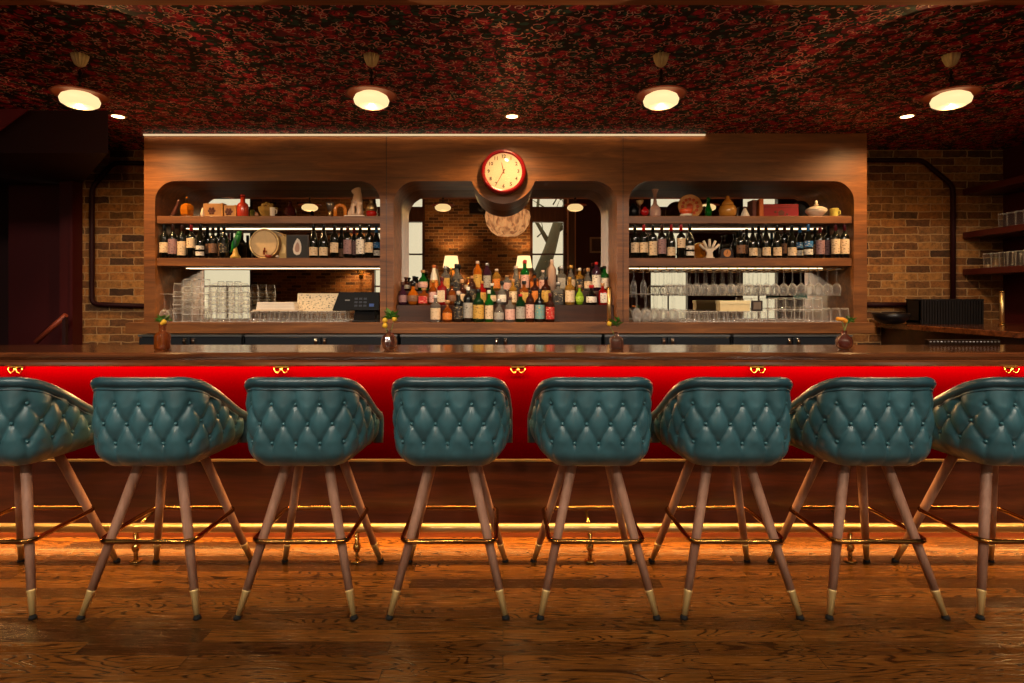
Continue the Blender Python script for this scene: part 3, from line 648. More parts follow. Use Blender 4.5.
# centre niche: rows (px, py of the top, style, glass, label, cap, width px)
front = [(435.5, 295, 'spirit', 'clear', 'cream', 'white', 10), (447.5, 300, 'squat', 'amber', 'orange', 'cork', 10), (458.5, 291, 'spirit', 'black', 'black', 'pale', 10),
 (468, 287, 'tall', 'black', 'grey', 'white', 9.5), (478.5, 289, 'spirit', 'dgreen', 'gold', 'black', 11), (489, 290, 'spirit', 'green', 'cream', 'white', 8.5),
 (499, 299, 'squat', 'clear', 'grey', 'silver', 10), (510, 297, 'spirit', 'clear', 'pink', 'brown', 10), (520.5, 294, 'tall', 'dgreen', 'grey', 'red', 9.5),
 (530, 290, 'tall', 'brown', 'pink', 'black', 8.5), (539.7, 289, 'spirit', 'black', 'teal', 'black', 9.5), (550, 293, 'spirit', 'brown', 'red', 'darkred', 9)]
mid = [(402.8, 282, 'squat', 'purple', 'mauve', 'brown', 9), (413, 283, 'round', 'orange', 'brown', 'black', 12), (424, 288, 'square', 'amber', 'red', 'cork', 10), (433, 280, 'spirit', 'amber', 'pink', 'gold', 8),
 (442, 277, 'square', 'red', 'cream', 'darkred', 8.5), (452, 283, 'round', 'amber', 'brown', 'black', 9), (462, 279, 'squat', 'brown', 'cream', 'cork', 9), (472, 276, 'tall', 'brown', 'black', 'cork', 8),
 (482, 281, 'spirit', 'red', 'gold', 'gold', 8.5), (492, 283, 'round', 'dgreen', 'cream', 'white', 9), (502, 281, 'squat', 'clear', 'white', 'black', 9), (513, 279, 'spirit', 'gold', 'cream', 'cork', 8),
 (524, 281, 'square', 'amber', 'gold', 'black', 9), (535, 278, 'spirit', 'brown', 'orange', 'black', 8.5), (546, 277, 'spirit', 'brown', 'gold', 'black', 9.5), (558.3, 282, 'square', 'clear', 'black', 'silver', 10),
 (569.7, 277, 'spirit', 'gold', 'cream', 'gold', 10), (579.5, 285, 'round', 'lime', 'lime', 'cork', 8.5), (591.5, 285, 'squat', 'black', 'white', 'red', 11), (602.6, 283, 'square', 'red', 'white', 'cork', 8)]
back = [(406, 277, 'round', 'brown', 'grey', 'brown', 9), (414, 276, 'spirit', 'black', 'brown', 'black', 8.5), (423, 270, 'round', 'green', 'pink', 'cork', 10), (434, 265, 'cone', 'white', 'orange', 'orange', 10), (445.5, 266, 'spirit', 'clear', 'gold', 'silver', 9),
 (457, 264, 'squat', 'clear', 'black', 'black', 12), (468, 277, 'round', 'copper', 'cream', 'copper' if 0 else 'gold', 8), (477.5, 261, 'tall', 'orange', 'gold', 'pale', 9), (487, 263, 'tall', 'purple', 'grey', 'silver', 8),
 (496.5, 269, 'tall', 'gold', 'orange', 'pale', 8.5), (507, 275, 'spirit', 'clear', 'pink', 'cork', 9), (516, 266, 'burgx', 'clear', 'black', 'pale', 8.5), (525, 260, 'spirit', 'green', 'pink', 'red', 8.5),
 (534.5, 273, 'spirit', 'amber', 'orange', 'black', 9), (543, 270, 'spirit', 'clear', 'pink', 'pale', 8), (552, 259.5, 'tall', 'frost', None, 'pale', 8.5), (561.5, 266, 'square', 'clear', 'grey', 'silver', 8.5), (571, 265, 'round', 'clear', 'cream', 'gold', 9),
 (579.6, 268, 'spirit', 'gold', 'black', 'white', 8), (588, 268, 'squat', 'clear', 'cream', 'cork', 8.2), (596.4, 262, 'tall', 'purple', 'white', 'red', 9), (604.6, 266, 'spirit', 'green', 'white', 'black', 8.5)]
for rows, zb, y, nm, ref in ((front, SILL, 4.885, 'front row', 4.885), (mid, Z1, 5.03, 'middle step', 5.03), (back, Z2, 5.165, 'back step', 5.165)):
    for i, (px, py, sty, g, lab, cap, w) in enumerate(rows):
        sty = {'burgx': 'cone'}.get(sty, sty); yy = y + random.uniform(-.008, .008) * (0 if rows is front else 1)
        zb_ = zb + .001; h = ZZ(py, yy) - zb_; r = w * yy / F / 2 / {'round': 1.12, 'squat': 1.05}.get(sty, 1.0)
        lb = '%s %s bottle, %s, %s cap, %s from left on the %s' % (GN[g], SHN[sty], ('%s label' % lab) if lab else 'no label', cap, nth(i), nm)
        bottle(XX(px, yy), yy, zb_, h, min(r, .0455), sty, g, lab, cap, lb, 'bottle', 'liquor bottles in the centre niche')

# wine bottles on the middle shelves: (px, top, label, foil, label zone, second label)
WZ = {'mid': (.16, .46), 'low': (.07, .32), 'big': (.08, .5), 'up': (.3, .58), 'band': (.07, .2), 'tallz': (.12, .56)}
left = [(164.3, 224, 'cream', 'black', 'mid'), (173, 224.5, 'mauve', 'brown', 'tallz'), (182.2, 225, 'cream', 'brown', 'big'), (191.3, 224, 'cream', 'red', 'up'), (200.5, 224, 'white', 'black', 'band2'),
        (207.5, 227, 'brown', 'black', 'mid'), (213, 227, 'brown', 'black', 'mid'), (218.5, 226.5, 'brown', 'black', 'big'), (224, 226, 'black', 'black', 'mid'),
        (313.7, 224, 'cream', 'black', 'low'), (323.7, 224, 'cream', 'black', 'low'), (334.5, 225, 'cream', 'black', 'mid'), (341.5, 228, 'brown', 'black', 'low'), (347.8, 226, 'mauve', 'brown', 'tallz'), (354, 228, 'mauve', 'darkred', 'tallz'), (360.3, 225, 'white', 'black', 'tallz'), (369.2, 225, 'cream', 'black', 'mid'), (376.4, 224.5, 'blue', 'blue', 'blue2')]
right = [(634.8, 225, 'cream', 'black', 'mid'), (643.7, 224, 'cream', 'red', 'mid'), (652.8, 225, 'cream', 'black', 'big'), (661.8, 224, 'mauve', 'brown', 'tallz'), (671.2, 224, 'cream', 'red', 'low'), (681, 224, 'cream', 'red', 'up'), (689.8, 224.5, 'white', 'black', 'band2'),
         (740.5, 230, 'brown', 'black', 'mid'), (746.5, 229, 'brown', 'black', 'mid'), (752.7, 227, 'cream', 'black', 'low'), (758.7, 226, 'cream', 'black', 'low'), (766, 225, 'cream', 'black', 'low'), (777, 225, 'cream', 'black', 'low'), (784.5, 226, 'brown', 'brown', 'mid'), (791.7, 225, 'cream', 'black', 'low'), (799.9, 224, 'blue', 'blue', 'blue2'), (808.2, 224, 'blue', 'blue', 'blue2'),
         (815, 228, 'brown', 'black', 'mid'), (820, 227, 'mauve', 'darkred', 'tallz'), (828, 226, 'mauve', 'black', 'tallz'), (835.4, 224.5, 'cream', 'darkred', 'tallz'), (844.5, 224.5, 'cream', 'darkred', 'tallz')]
for side, rows in (('left', left), ('right', right)):
    prev = None
    for i, (px, py, lab, foil, zn) in enumerate(rows):
        back_ = prev is not None and abs(px - prev[0]) < 8.4 and not prev[1]
        y = 5.02 if back_ else 4.912; prev = (px, back_)
        h = min(ZZ(py, y) - S2[1], .281); zone = WZ.get(zn, (.08, .3)); l2 = None
        if zn == 'band2': zone = (.07, .19); l2 = ('white', (.25, .36))
        if zn == 'blue2': zone = (.1, .26); l2 = ('blue', (.32, .5))
        lab1 = 'white' if zn == 'blue2' else lab
        sty = 'burg' if zn in ('low', 'band2', 'blue2') else 'wine'
        zd = {'mid': 'mid-height', 'low': 'low wide', 'big': 'large', 'up': 'high', 'band2': 'double-band', 'tallz': 'tall', 'blue2': 'two-part'}[zn]
        bottle(XX(px, y), y, S2[1] + .001, h, .036, sty, 'wineglass', lab1, foil, 'wine bottle, %s %s label, %s foil, %s from left on %s wine shelf' % (zd, lab, foil, nth(i), side), 'bottle', 'wine bottles on the %s shelf' % side, zone, l2)

# ------------------------------------------------------------------ glassware
def thing_at(name, label, cat, px, z, d, group=None): return thing(name, label, cat, (XX(px, d), d, z), 0, group)
PINT = tumbler(.115, .029, .041).mesh('tumbler'); ROCK = tumbler(.1, .036, .042).mesh('rocks_glass'); LOW = tumbler(.09, .034, .04).mesh('low_glass')
def stem(h, rb, hb, rf=.034, flute=False):
    """upright stemmed glass, foot at z=0"""
    p = [(.001, .003), (rf * .5, .0035), (rf, .001), (rf, 0), (.001, 0)][::-1]
    p = [(.001, 0), (rf, 0), (rf, .0015), (.006, .006), (.0035, .012), (.0035, h - hb - .004)]
    z = h - hb
    p += [(rb * .35, z + .004), (rb * .78, z + hb * .18), (rb, z + hb * .42), (rb * .97, z + hb * .6), (rb * .8, h), (rb * .8 - .002, h), (rb * .95, z + hb * .6), (rb * .97, z + hb * .42), (rb * .74, z + hb * .2), (.001, z + .01)]
    return MB().lathe(p, 18, capb=False, capt=False)
def flip(me_b, h): me_b.v = [(x, y, h - z) for x, y, z in me_b.v]; return me_b
WGH = .225
WG_DOWN = flip(stem(WGH, .0362, .105), WGH).mesh('stem_glass'); FL_DOWN = flip(stem(.24, .026, .15), .24).mesh('flute')
WG2 = flip(stem(.235, .038, .11), .235).mesh('inverted_glass')
def inst(name, me, x, y, z, label, cat, group, rz=0, mat=GLASS):
    o = bpy.data.objects.new(name, me); C.objects.link(o); o.location = (x, y, z); o.rotation_euler = (0, 0, rz)
    if not len(me.materials): glaze(me, mat)
    return tag(o, label, cat, group)
zs = SILL + .001
# nested pint stacks, left niche: inverted glasses
PINTD = flip(tumbler(.115, .029, .0392), .115).mesh('pint_glass')
stacks = [(176.5, 4), (186, 5), (195.5, 5), (205, 5), (214.5, 4), (224, 4), (233.5, 4), (243, 4)]
LV = ['bottom', 'second', 'third', 'fourth', 'top']
for i, (px, n) in enumerate(stacks):
    for r_, (y, rw) in enumerate(((4.95, 'front'),)):
        for k in range(n + (0 if r_ else 0)):
            lv = 'topmost' if k == n - 1 else LV[k] if k else 'lowest'
            inst('pint_glass', PINTD, XX(px, 4.93), y, zs + k * .0605 * (1 if n == 5 else 1.15), 'clear pint glass, %s of the %s stack from left' % (lv, nth(i)), 'glass', 'nested pint glasses stacked in the left niche')
# stem glasses standing upside down at far left
for i, px in enumerate((164.6,)):
    for j, y in enumerate((4.885, 4.975)):
        inst('wine_glass', WG2, XX(px, 4.885), y, zs, 'clear stemmed glass upside down beside the pint stacks, %s one' % ('front', 'rear')[j], 'glass', 'stemmed glasses left of the pint stacks')
# low tumblers in rows
LOWD = flip(tumbler(.088, .033, .0385), .088).mesh('low_tumbler')
for j, y in enumerate((4.9, 4.99)):
    for i in range(11):
        px = 255 + i * 9.6
        if px > 343: continue
        inst('low_tumbler', LOWD, XX(px, 4.9), y, zs, 'short clear tumbler upside down in the left niche, %s from left, %s row' % (nth(i), ('front', 'rear')[j]), 'glass', 'short tumblers left of the till')
TOPL = zs + .0895
t = thing_at('napkin_tray', 'pale tray of folded white napkins lying on the short tumblers', 'napkins', 278, TOPL, 4.95)
obj('tray', MB().box(-.19, .2, -.06, .05, 0, .012, .003), plain('pale tray', srgb(220, 200, 176), .5), t)
nm = MB()
for k in range(5): nm.box(-.165 + .002 * k, .16 - .002 * k, -.05, .04, .0125 + k * .0125, .0245 + k * .0125, .004)
obj('napkin_stack', nm, plain('white linen', srgb(240, 230, 216), .8), t)
t = thing_at('menu_sheet', 'cream printed sheet propped left of the black till screen', 'menu', 317, TOPL, 4.99)
hm = .15; m = MB().box(-.17, .175, -.002, .002, 0, hm)
sh = obj('sheet', m, plain('cream paper', srgb(236, 214, 176), .7), t)
obj('print', MB().box(-.155, .155, -.0032, -.0021, .012, .138), label_mat((236, 214, 176), (70, 50, 30)), sh)
t.rotation_euler = (-.12, 0, 0)
# till
t = thing_at('till_screen', 'black touch-screen till with tilted screen at right end of left niche', 'till', 357, SILL + .001, 4.93)
t.location.y = 4.92
sc = obj('screen', MB().prism([(-.20, 0), (.185, 0), (.185, .155), (-.155, .155)], 'y', -.012, .012), plain('screen black', srgb(8, 9, 12), .5, spec=.15), t, (0, 0, .095)); sc.rotation_euler = (-.25, 0, 0)
keys = MB()
for i in range(3):
    for j in range(3): keys.box(-.02 + i * .038, .006 + i * .038, -.0135, -.0125, .03 + j * .03, .046 + j * .03)
obj('keypad', keys, plain('key blue', srgb(22, 30, 52), .5), sc)
obj('confirm_key', MB().box(.105, .145, -.0135, -.0125, .03, .055), plain('key bright', srgb(24, 70, 150), .5), sc)
obj('brand_mark', MB().box(-.1, -.06, -.0135, -.0125, .08, .09), plain('grey mark', srgb(120, 120, 120), .5), sc)
obj('stand', MB().prism([(-.04, 0), (.08, 0), (.06, .1), (.03, .1)], 'x', -.02, .15), BLACK, t)
obj('base', MB().box(-.025, .18, -.06, .1, 0, .012, .003), BLACK, t)

# right niche: glass rack + hanging glasses
rack = thing('glass_rack', 'brass hanging glass rack under the right wine shelf', 'glass rack', (XX(741, 5.0), 5.0, S2[0] - .004))
rkz = S2[0] - .004
for i in range(24):
    x = XX(637 + i * 8.7, 5.0) - rack.location.x
    m = MB().tube([(x, -.10, -.022), (x, .19, -.022)], .0032, 6).tube([(x, -.10, -.022), (x, -.10, -.004)], .0032, 6)
    obj('rail', m, BRASS, rack)
obj('crossbar', MB().tube([(XX(634, 5) - rack.location.x, -.1, -.004), (XX(838, 5) - rack.location.x, -.1, -.004)], .004, 6), BRASS, rack)
zh = rkz - .0165 - WGH
for j, y in enumerate((4.945, 5.10)):
    nj = 22
    for i in range(nj):
        px = 667.45 + i * 8.7
        if px > 836: continue
        inst('wine_glass', WG_DOWN, XX(px, 5.0) + (.0) , y, zh, 'clear stemmed glass hanging upside down, %s from left in the %s rack row' % (nth(i), ('front', 'rear')[j]), 'glass', 'stemmed glasses hanging from the brass rack')
for i, px in enumerate((633.8, 643.5)):
    inst('champagne_flute', FL_DOWN, XX(px, 4.94), 4.945, rkz - .0165 - .24, 'clear champagne flute hanging at the left end of the rack, %s' % ('outer' if i == 0 else 'inner'), 'glass', 'flutes hanging in the right niche')
# upside-down stem glasses standing on the sill
for j, y in enumerate((4.89, 4.99, 5.09)):
    for i in range(5):
        inst('wine_glass', WG2, XX(635.5 + i * 9.3 + 2 * j, 4.95), y, zs, 'clear stemmed glass standing upside down below the flutes, %s from left, %s row' % (nth(i), ('front', 'middle', 'rear')[j]), 'glass', 'stemmed glasses standing on their rims')
for j, y in enumerate((4.89, 4.98)):
    for i in range(9):
        inst('low_tumbler', LOWD, XX(684 + i * 9.6, 4.9), y, zs, 'short clear tumbler upside down in the right niche, %s from left, %s row' % (nth(i), ('front', 'rear')[j]), 'glass', 'short tumblers in the right niche')
ROCKD = flip(tumbler(.1, .0345, .0378), .1).mesh('rocks_glass')
for i in range(9):
    px = 772.5 + i * 9.1
    for k in range(2 if i < 6 else 1):
        for j, y in enumerate((4.91,)):
            inst('rocks_glass', ROCKD if i < 6 else PINTD, XX(px, 4.9), y, zs + k * .1005, 'clear rocks glass, %s of the %s pair right of the framed card' % (('lower', 'upper')[k], nth(i)) if i < 6 else 'single clear taller glass at right end of the right niche sill, %s of three' % nth(i - 6), 'glass', 'paired rocks glasses at right end' if i < 6 else 'single glasses at the right end')
t = thing_at('menu_box', 'long cream paper box lying on the right niche tumblers', 'box', 733, TOPL, 4.94)
obj('lid', MB().box(-.128, .128, -.05, .06, .06, .088, .003), plain('cream card', srgb(240, 224, 176), .6), t); obj('body', MB().box(-.124, .124, -.046, .056, 0, .062, .002), plain('cream card 2', srgb(226, 206, 158), .6), t)
t = thing_at('card_holder', 'small dark framed card standing between the cream box and rocks glasses', 'card', 757, TOPL, 4.94)
obj('frame', MB().box(-.046, .046, -.006, .012, 0, .088, .003), plain('card frame', srgb(44, 32, 28), .4), t); obj('card', MB().box(-.032, .032, -.0075, -.006, .014, .076), plain('card face', srgb(110, 96, 84), .6), t)
t = thing_at('napkin_caddy', 'small dark teal folded card behind the rocks glasses below the rack', 'card', 800, SILL + .193, 4.99)
obj('panel', MB().prism([(-.02, 0), (.02, 0), (.0, .045)], 'x', -.055, .055), plain('teal card', srgb(40, 86, 84), .5), t)
obj('print', MB().box(-.045, .045, -.0195, -.0165, .006, .022), label_mat((40, 86, 84), (200, 200, 180)), t)

# ------------------------------------------------------------------ ornaments, top shelves (shelf top z = S1[1], y = 5.02)
D = 4.96; Z = S1[1] + .001; s_ = D / F
def orn(name, label, cat, px, y=None, z=None): return thing(name, label, cat, (XX(px, y or D), y or D, z if z is not None else Z))
AMB = plain('amber facet glass', srgb(226, 130, 30), .08, trans=.5); CRY = plain('cut crystal', srgb(240, 226, 200), .06, trans=.75, ior=1.45)
TAN = plain('tan leather box', srgb(176, 128, 76), .5, noise=.2)
t = orn('pipe_figurine', 'small dark brown leaning figurine at left end of the top left shelf', 'figurine', 175.8)
obj('figure', MB().tube([(-.035, 0, .0145), (-.015, 0, .03), (.005, 0, .08), (.02, 0, .12), (.022, 0, .135)], [.012, .02, .014, .011, .013], 10).ball((.024, 0, .133), .014), plain('brown glazed', srgb(84, 46, 34), .3), t); obj('base', MB().lathe([(.03, 0), (.03, .006)], 14, (-.02, 0, 0)), plain('brown glazed', srgb(84, 46, 34), .3), t)
t = orn('amber_decanter', 'amber faceted decanter with dark neck on the top left shelf', 'decanter', 187)
obj('body', MB().lathe([(.035, 0), (.05, .02), (.056, .06), (.05, .095), (.02, .115)], 12, smooth=False, flute=.05, nf=6), AMB, t); obj('neck', MB().lathe([(.014, .112), (.012, .15), (.017, .155)], 12), plain('dark neck', srgb(40, 28, 20), .3), t); obj('stopper', MB().ball((0, 0, .163), .011), AMB, t)
t = orn('white_teardrop', 'tiny white teardrop vase beside the tan keepsake boxes', 'vase', 202.5); obj('body', MB().lathe([(.012, 0), (.016, .02), (.012, .05), (.004, .08)], 12), CREAM, t); obj('base', MB().lathe([(.014, 0), (.012, .005)], 12), CREAM, t)
for i, (px, w, hh, nm_) in enumerate(((214, .085, .126, 'wider tan keepsake box with dark ornament on the top left shelf'), (231, .052, .11, 'narrower tan keepsake box half behind the red bottle'))):
    t = orn('keepsake_box', nm_, 'box', px, 5.04); obj('case', MB().box(-w, w, -.02, .05, 0, hh, .004), TAN, t)
    obj('edge_trim', MB().box(w - .014, w + .002, -.024, .05, 0, hh + .003, .002), plain('gilt edge', srgb(200, 140, 70), .35, .4), t)
    m = MB()
    for a in range(6): m.ball((-.01 + .022 * math.cos(a * PI / 3), -.021, hh * .5 + .022 * math.sin(a * PI / 3)), .012, sy=.3)
    obj('ornament', m.ball((-.01, -.022, hh * .5), .014, sy=.3), plain('dark ornament', srgb(86, 40, 24), .5), t)
t = orn('red_bottle', 'glossy red-orange ceramic bottle on the top left shelf', 'bottle', 242.8); obj('body', MB().lathe([(.04, 0), (.046, .01), (.046, .09), (.04, .11), (.02, .125), (.018, .17)], 20), plain('red ceramic', srgb(206, 64, 40), .25, coat=.6), t); obj('lip', MB().lathe([(.021, .168), (.023, .18), (.019, .19)], 16), plain('red ceramic dark', srgb(150, 30, 26), .25), t)
t = orn('shot_glass', 'small olive green glass right of the red-orange bottle', 'glass', 252); obj('cup', tumbler(.06, .016, .02), plain('olive glass', srgb(120, 120, 50), .1, trans=.6), t); obj('stem_foot', MB().lathe([(.02, 0), (.018, .004)], 14), plain('olive glass', srgb(120, 120, 50), .1, trans=.6), t)
t = orn('crystal_bowl', 'gold cut crystal bowl with faceted sides on the top left shelf', 'bowl', 268, 4.985)
obj('bowl', MB().lathe([(.04, .0), (.05, .012), (.075, .05), (.08, .085), (.074, .085), (.06, .045), (.001, .02)], 16, smooth=False, flute=.06, nf=8, capt=False), plain('gold crystal', srgb(240, 190, 100), .08, trans=.6), t)
m = MB(); random.seed(5)
for k in range(14): a = k * 2.4; m.ball((.045 * math.cos(a) * random.uniform(.3, 1), .04 * math.sin(a), .09 + random.uniform(0, .025)), .014, n=8, m=5)
obj('glass_fruit', m, plain('gold crystal', srgb(240, 190, 100), .08, trans=.6), t)
t = orn('white_mug', 'small white mug standing in front of the crystal bowl', 'mug', 272.5, 4.89); obj('cup', tumbler(.07, .02, .022), CREAM, t); obj('handle', MB().tube([(.02, 0, .055), (.036, 0, .05), (.036, 0, .025), (.02, 0, .018)], .004, 6), CREAM, t)
t = orn('dark_decanter', 'dark red cut decanter in the middle of the top left shelf', 'decanter', 290); obj('body', MB().lathe([(.04, 0), (.052, .03), (.045, .07), (.018, .095), (.014, .115)], 12, smooth=False), plain('dark red glass', srgb(60, 16, 14), .1, trans=.3), t); obj('stopper', MB().ball((0, 0, .125), .015, n=8, m=5), plain('dark red glass', srgb(60, 16, 14), .1, trans=.3), t)
t = orn('pewter_goblet', 'small pewter and gold goblet on the top left shelf', 'goblet', 330)
obj('cup', MB().lathe([(.008, .05), (.022, .065), (.03, .1), (.034, .125), (.03, .125), (.02, .07), (.001, .06)], 16, capb=False, capt=False), STEEL, t); obj('stem', MB().lathe([(.028, 0), (.024, .008), (.008, .02), (.014, .035), (.008, .052)], 16), BRASS_S, t)
t = orn('arch_ornament', 'orange glazed horseshoe arch ornament beside the seated dog figure', 'ornament', 340.3)
m = MB().tube([(-.042, 0, 0), (-.042, 0, .06)] + [(.042 * -math.cos(a), 0, .06 + .042 * math.sin(a)) for a in [PI * k / 10 for k in range(1, 10)]] + [(.042, 0, .06), (.042, 0, 0)], .016, 10)
obj('arch', m, plain('orange glaze', srgb(226, 134, 44), .2, coat=.6), t); obj('foot_block', MB().box(-.062, -.022, -.02, .02, 0, .008, .002).box(.022, .062, -.02, .02, 0, .008, .002), plain('orange glaze', srgb(226, 134, 44), .2, coat=.6), t)
# seated dog
t = orn('dog_figurine', 'large cream ceramic seated dog figure at right of the top left shelf', 'figurine', 356.2)
me = bpy.data.meshes.new('dog'); 
sk = [((.0, 0, .03), .045), ((.005, 0, .09), .05), ((.015, 0, .15), .04), ((.02, 0, .195), .03), ((.01, -.01, .225), .033), ((-.018, -.02, .218), .02), ((.03, -.035, .1), .022), ((.032, -.045, .01), .018),
      ((-.02, -.035, .1), .02), ((-.02, -.045, .01), .018), ((-.045, .0, .04), .036), ((-.058, -.03, .012), .02), ((.055, 0, .03), .03), ((.03, .0, .245), .012), ((-.008, .0, .245), .012), ((.034, -.004, .22), .01), ((-.036, -.024, .214), .014)]
ed = [(0, 1), (1, 2), (2, 3), (3, 4), (4, 5), (2, 6), (6, 7), (2, 8), (8, 9), (0, 10), (10, 11), (0, 12), (4, 13), (4, 14), (13, 15), (5, 16)]
me.from_pydata([Vector(p) for p, r in sk], ed, []); o = bpy.data.objects.new('dog', me); C.objects.link(o)
md = o.modifiers.new('s', 'SKIN'); 
for v, (p, r) in zip(me.skin_vertices[0].data, sk): v.radius = (r, r)
me.skin_vertices[0].data[0].use_root = True
ss = o.modifiers.new('u', 'SUBSURF'); ss.levels = 2; bpy.context.view_layer.update()
me2 = bpy.data.meshes.new_from_object(o.evaluated_get(bpy.context.evaluated_depsgraph_get())); bpy.data.objects.remove(o)
zmin = min(v.co.z for v in me2.vertices); me2.transform(Matrix.Translation((0, 0, -zmin)))
for p in me2.polygons: p.use_smooth = True
link('body', me2, plain('cream stoneware', srgb(226, 190, 160), .4, coat=.3), t)
obj('plinth', MB().box(-.085, .08, -.06, .05, 0, .01, .003), CREAM, t)
t = orn('gilt_vase', 'gold vase with red lower band at the right end of the top left shelf', 'vase', 371.5)
obj('body', MB().lathe([(.03, 0), (.04, .01), (.046, .03), (.04, .05)], 18), plain('red glaze', srgb(190, 30, 20), .25, coat=.5), t); obj('neck', MB().lathe([(.04, .05), (.044, .075), (.03, .105), (.014, .12), (.02, .14), (.012, .145)], 18, flute=.06, nf=8), BRASS_S, t)

# left middle shelf ornaments
Zm = S2[1] + .001
t = orn('parrot_figurine', 'green parrot figurine perched on a yellow base among the wine bottles', 'figurine', 236, 4.91, Zm)
m = MB().tube([(-.05, 0, .045), (-.03, 0, .075), (-.008, 0, .12), (.012, 0, .165), (.026, 0, .195), (.03, 0, .205)], [.004, .013, .027, .027, .02, .019], 12).ball((.03, -.002, .207), .0235)
PARROT = plain('parrot green', srgb(30, 120, 44), .35, noise=.3)
obj('body', m, PARROT, t); obj('beak', MB().tube([(.048, -.004, .208), (.062, -.006, .2), (.062, -.006, .188)], [.009, .006, .002], 8), plain('beak', srgb(60, 44, 30), .3), t)
obj('wing', MB().ball((.0, -.022, .13), .05, .34, .2, .95), plain('wing dark green', srgb(16, 76, 52), .4), t)
obj('perch', MB().lathe([(.04, 0), (.042, .012), (.026, .03), (.02, .05), (.012, .09)], 14, (-.005, 0, 0)), plain('yellow perch', srgb(206, 166, 80), .4), t)
t = orn('wooden_cask', 'small round wooden cask with spigot, end facing out on the left wine shelf', 'cask', 264, 4.985, Zm)
def ylathe(prof, n, c): 
    m = MB().lathe(prof, n, capb=True, capt=True); m.v = [(c[0] + x, c[1] + z, c[2] + y) for x, y, z in m.v]; return m
R = .128; CASK = wood('cask oak', srgb(170, 120, 70), srgb(214, 172, 116), 'y', .5, .1)
obj('barrel', ylathe([(R * .93, 0), (R * .97, .05), (R, .1), (R * .97, .17), (R * .93, .22)], 36, (0, 0, R)), CASK, t)
obj('head', ylathe([(R * .84, -.0), (R * .84, -.004)], 36, (0, 0, R)), plain('cask head', srgb(226, 190, 136), .5, noise=.15), t)
for y in (.004, .2): obj('hoop', MB().tube([(R * .95 * math.cos(a), y, R + R * .95 * math.sin(a)) for a in [2 * PI * k / 36 for k in range(36)]], .007, 6, closed=True), BRASS_S, t)
obj('spigot', MB().tube([(.02, 0, .06), (.02, -.05, .06), (.02, -.05, .03)], .009, 8).tube([(.02, -.035, .06), (.02, -.035, .09)], .006, 8), plain('copper', srgb(190, 96, 56), .25, 1), t)
obj('cradle', MB().prism([(-.05, .0), (.05, .0), (.04, .05), (.0, .012), (-.04, .05)], 'y', .02, .2), plain('red wood', srgb(140, 50, 26), .4), t)
t = orn('little_bowl', 'low copper-red dish in front of the wooden cask', 'dish', 268.5, 4.905, Zm); t.scale = (.46, .46, .8); obj('dish', MB().lathe([(.03, 0), (.055, .012), (.062, .035), (.057, .035), (.03, .01), (.001, .008)], 24, capt=False), plain('copper red', srgb(156, 62, 34), .35), t); obj('foot', MB().lathe([(.03, 0), (.028, .004)], 16), plain('copper red', srgb(156, 62, 34), .35), t)
t = orn('shell', 'tiny pale shell right of the copper-red dish', 'shell', 277.5, 4.89, Zm); obj('shell_body', MB().ball((0, 0, .012), .015, sz=.8, n=14), CREAM, t); obj('ridge', MB().tube([(-.012, -.01, .012), (0, -.015, .02), (.012, -.01, .012)], .002, 5), CREAM, t)
t = orn('oyster_picture', 'framed picture of a pale oyster shell on black, left wine shelf', 'picture', 297.5, 4.99, Zm)
hw = .096; obj('frame', MB().box(-hw, hw, 0, .014, 0, .205, .003), plain('dark frame', srgb(54, 34, 22), .4), t)
obj('backing', MB().box(-hw + .012, hw - .012, -.002, 0, .012, .193), plain('picture black', srgb(24, 20, 18), .5), t)
oy = [(0.0, .075), (.018, .06), (.03, .03), (.034, 0), (.032, -.035), (.02, -.062), (-.005, -.07), (-.03, -.055), (-.038, -.02), (-.03, .02), (-.016, .05)]
obj('shell_drawing', MB().prism([(x, z + .1) for x, z in oy], 'y', -.004, -.002), plain('oyster pale', srgb(226, 214, 200), .5), t)
obj('oyster_drawing', MB().prism([(x * .55, z * .6 + .096) for x, z in oy], 'y', -.0055, -.004), plain('oyster grey', srgb(176, 140, 124), .5), t)
t = orn('gold_card', 'gold greeting card behind the cask and the oyster picture', 'card', 283, 5.05, Zm); obj('card', MB().box(-.035, .035, -.001, .002, 0, .195), plain('gold paper', srgb(206, 168, 100), .45, noise=.2), t); obj('embossing', MB().prism([(-.02, .05), (.02, .05), (.025, .1), (0, .14), (-.025, .1)], 'y', -.003, -.001), BRASS_S, t)

# top right shelf
t = orn('black_urn', 'small black round urn at left end of the top right shelf', 'urn', 633.5, 5.05); obj('body', MB().lathe([(.02, 0), (.05, .03), (.055, .07), (.035, .1), (.02, .115)], 18), BLACK, t); obj('lid', MB().lathe([(.022, .115), (.015, .128), (.001, .132)], 14), BLACK, t)
t = orn('candlestick', 'slim brown candlestick with pale cup on the top right shelf', 'candlestick', 639.8); obj('stem', MB().lathe([(.026, 0), (.022, .008), (.007, .02), (.011, .05), (.006, .1)], 14), plain('brown glazed', srgb(84, 46, 34), .3), t); obj('cup', MB().lathe([(.008, .1), (.028, .12), (.034, .14), (.03, .14), (.001, .115)], 16, capt=False), plain('pale cup', srgb(206, 170, 120), .4), t)
t = orn('red_ball_vase', 'small glossy red round vase beside the crystal decanter', 'vase', 644.8, 4.93); obj('body', MB().ball((0, 0, .038), .037), plain('deep red glaze', srgb(160, 14, 20), .15, coat=.7), t); obj('lip', MB().lathe([(.012, .07), (.016, .082)], 14), plain('deep red glaze', srgb(160, 14, 20), .15, coat=.7), t)
t = orn('crystal_decanter', 'tall cut crystal decanter with flared top on the top right shelf', 'decanter', 655)
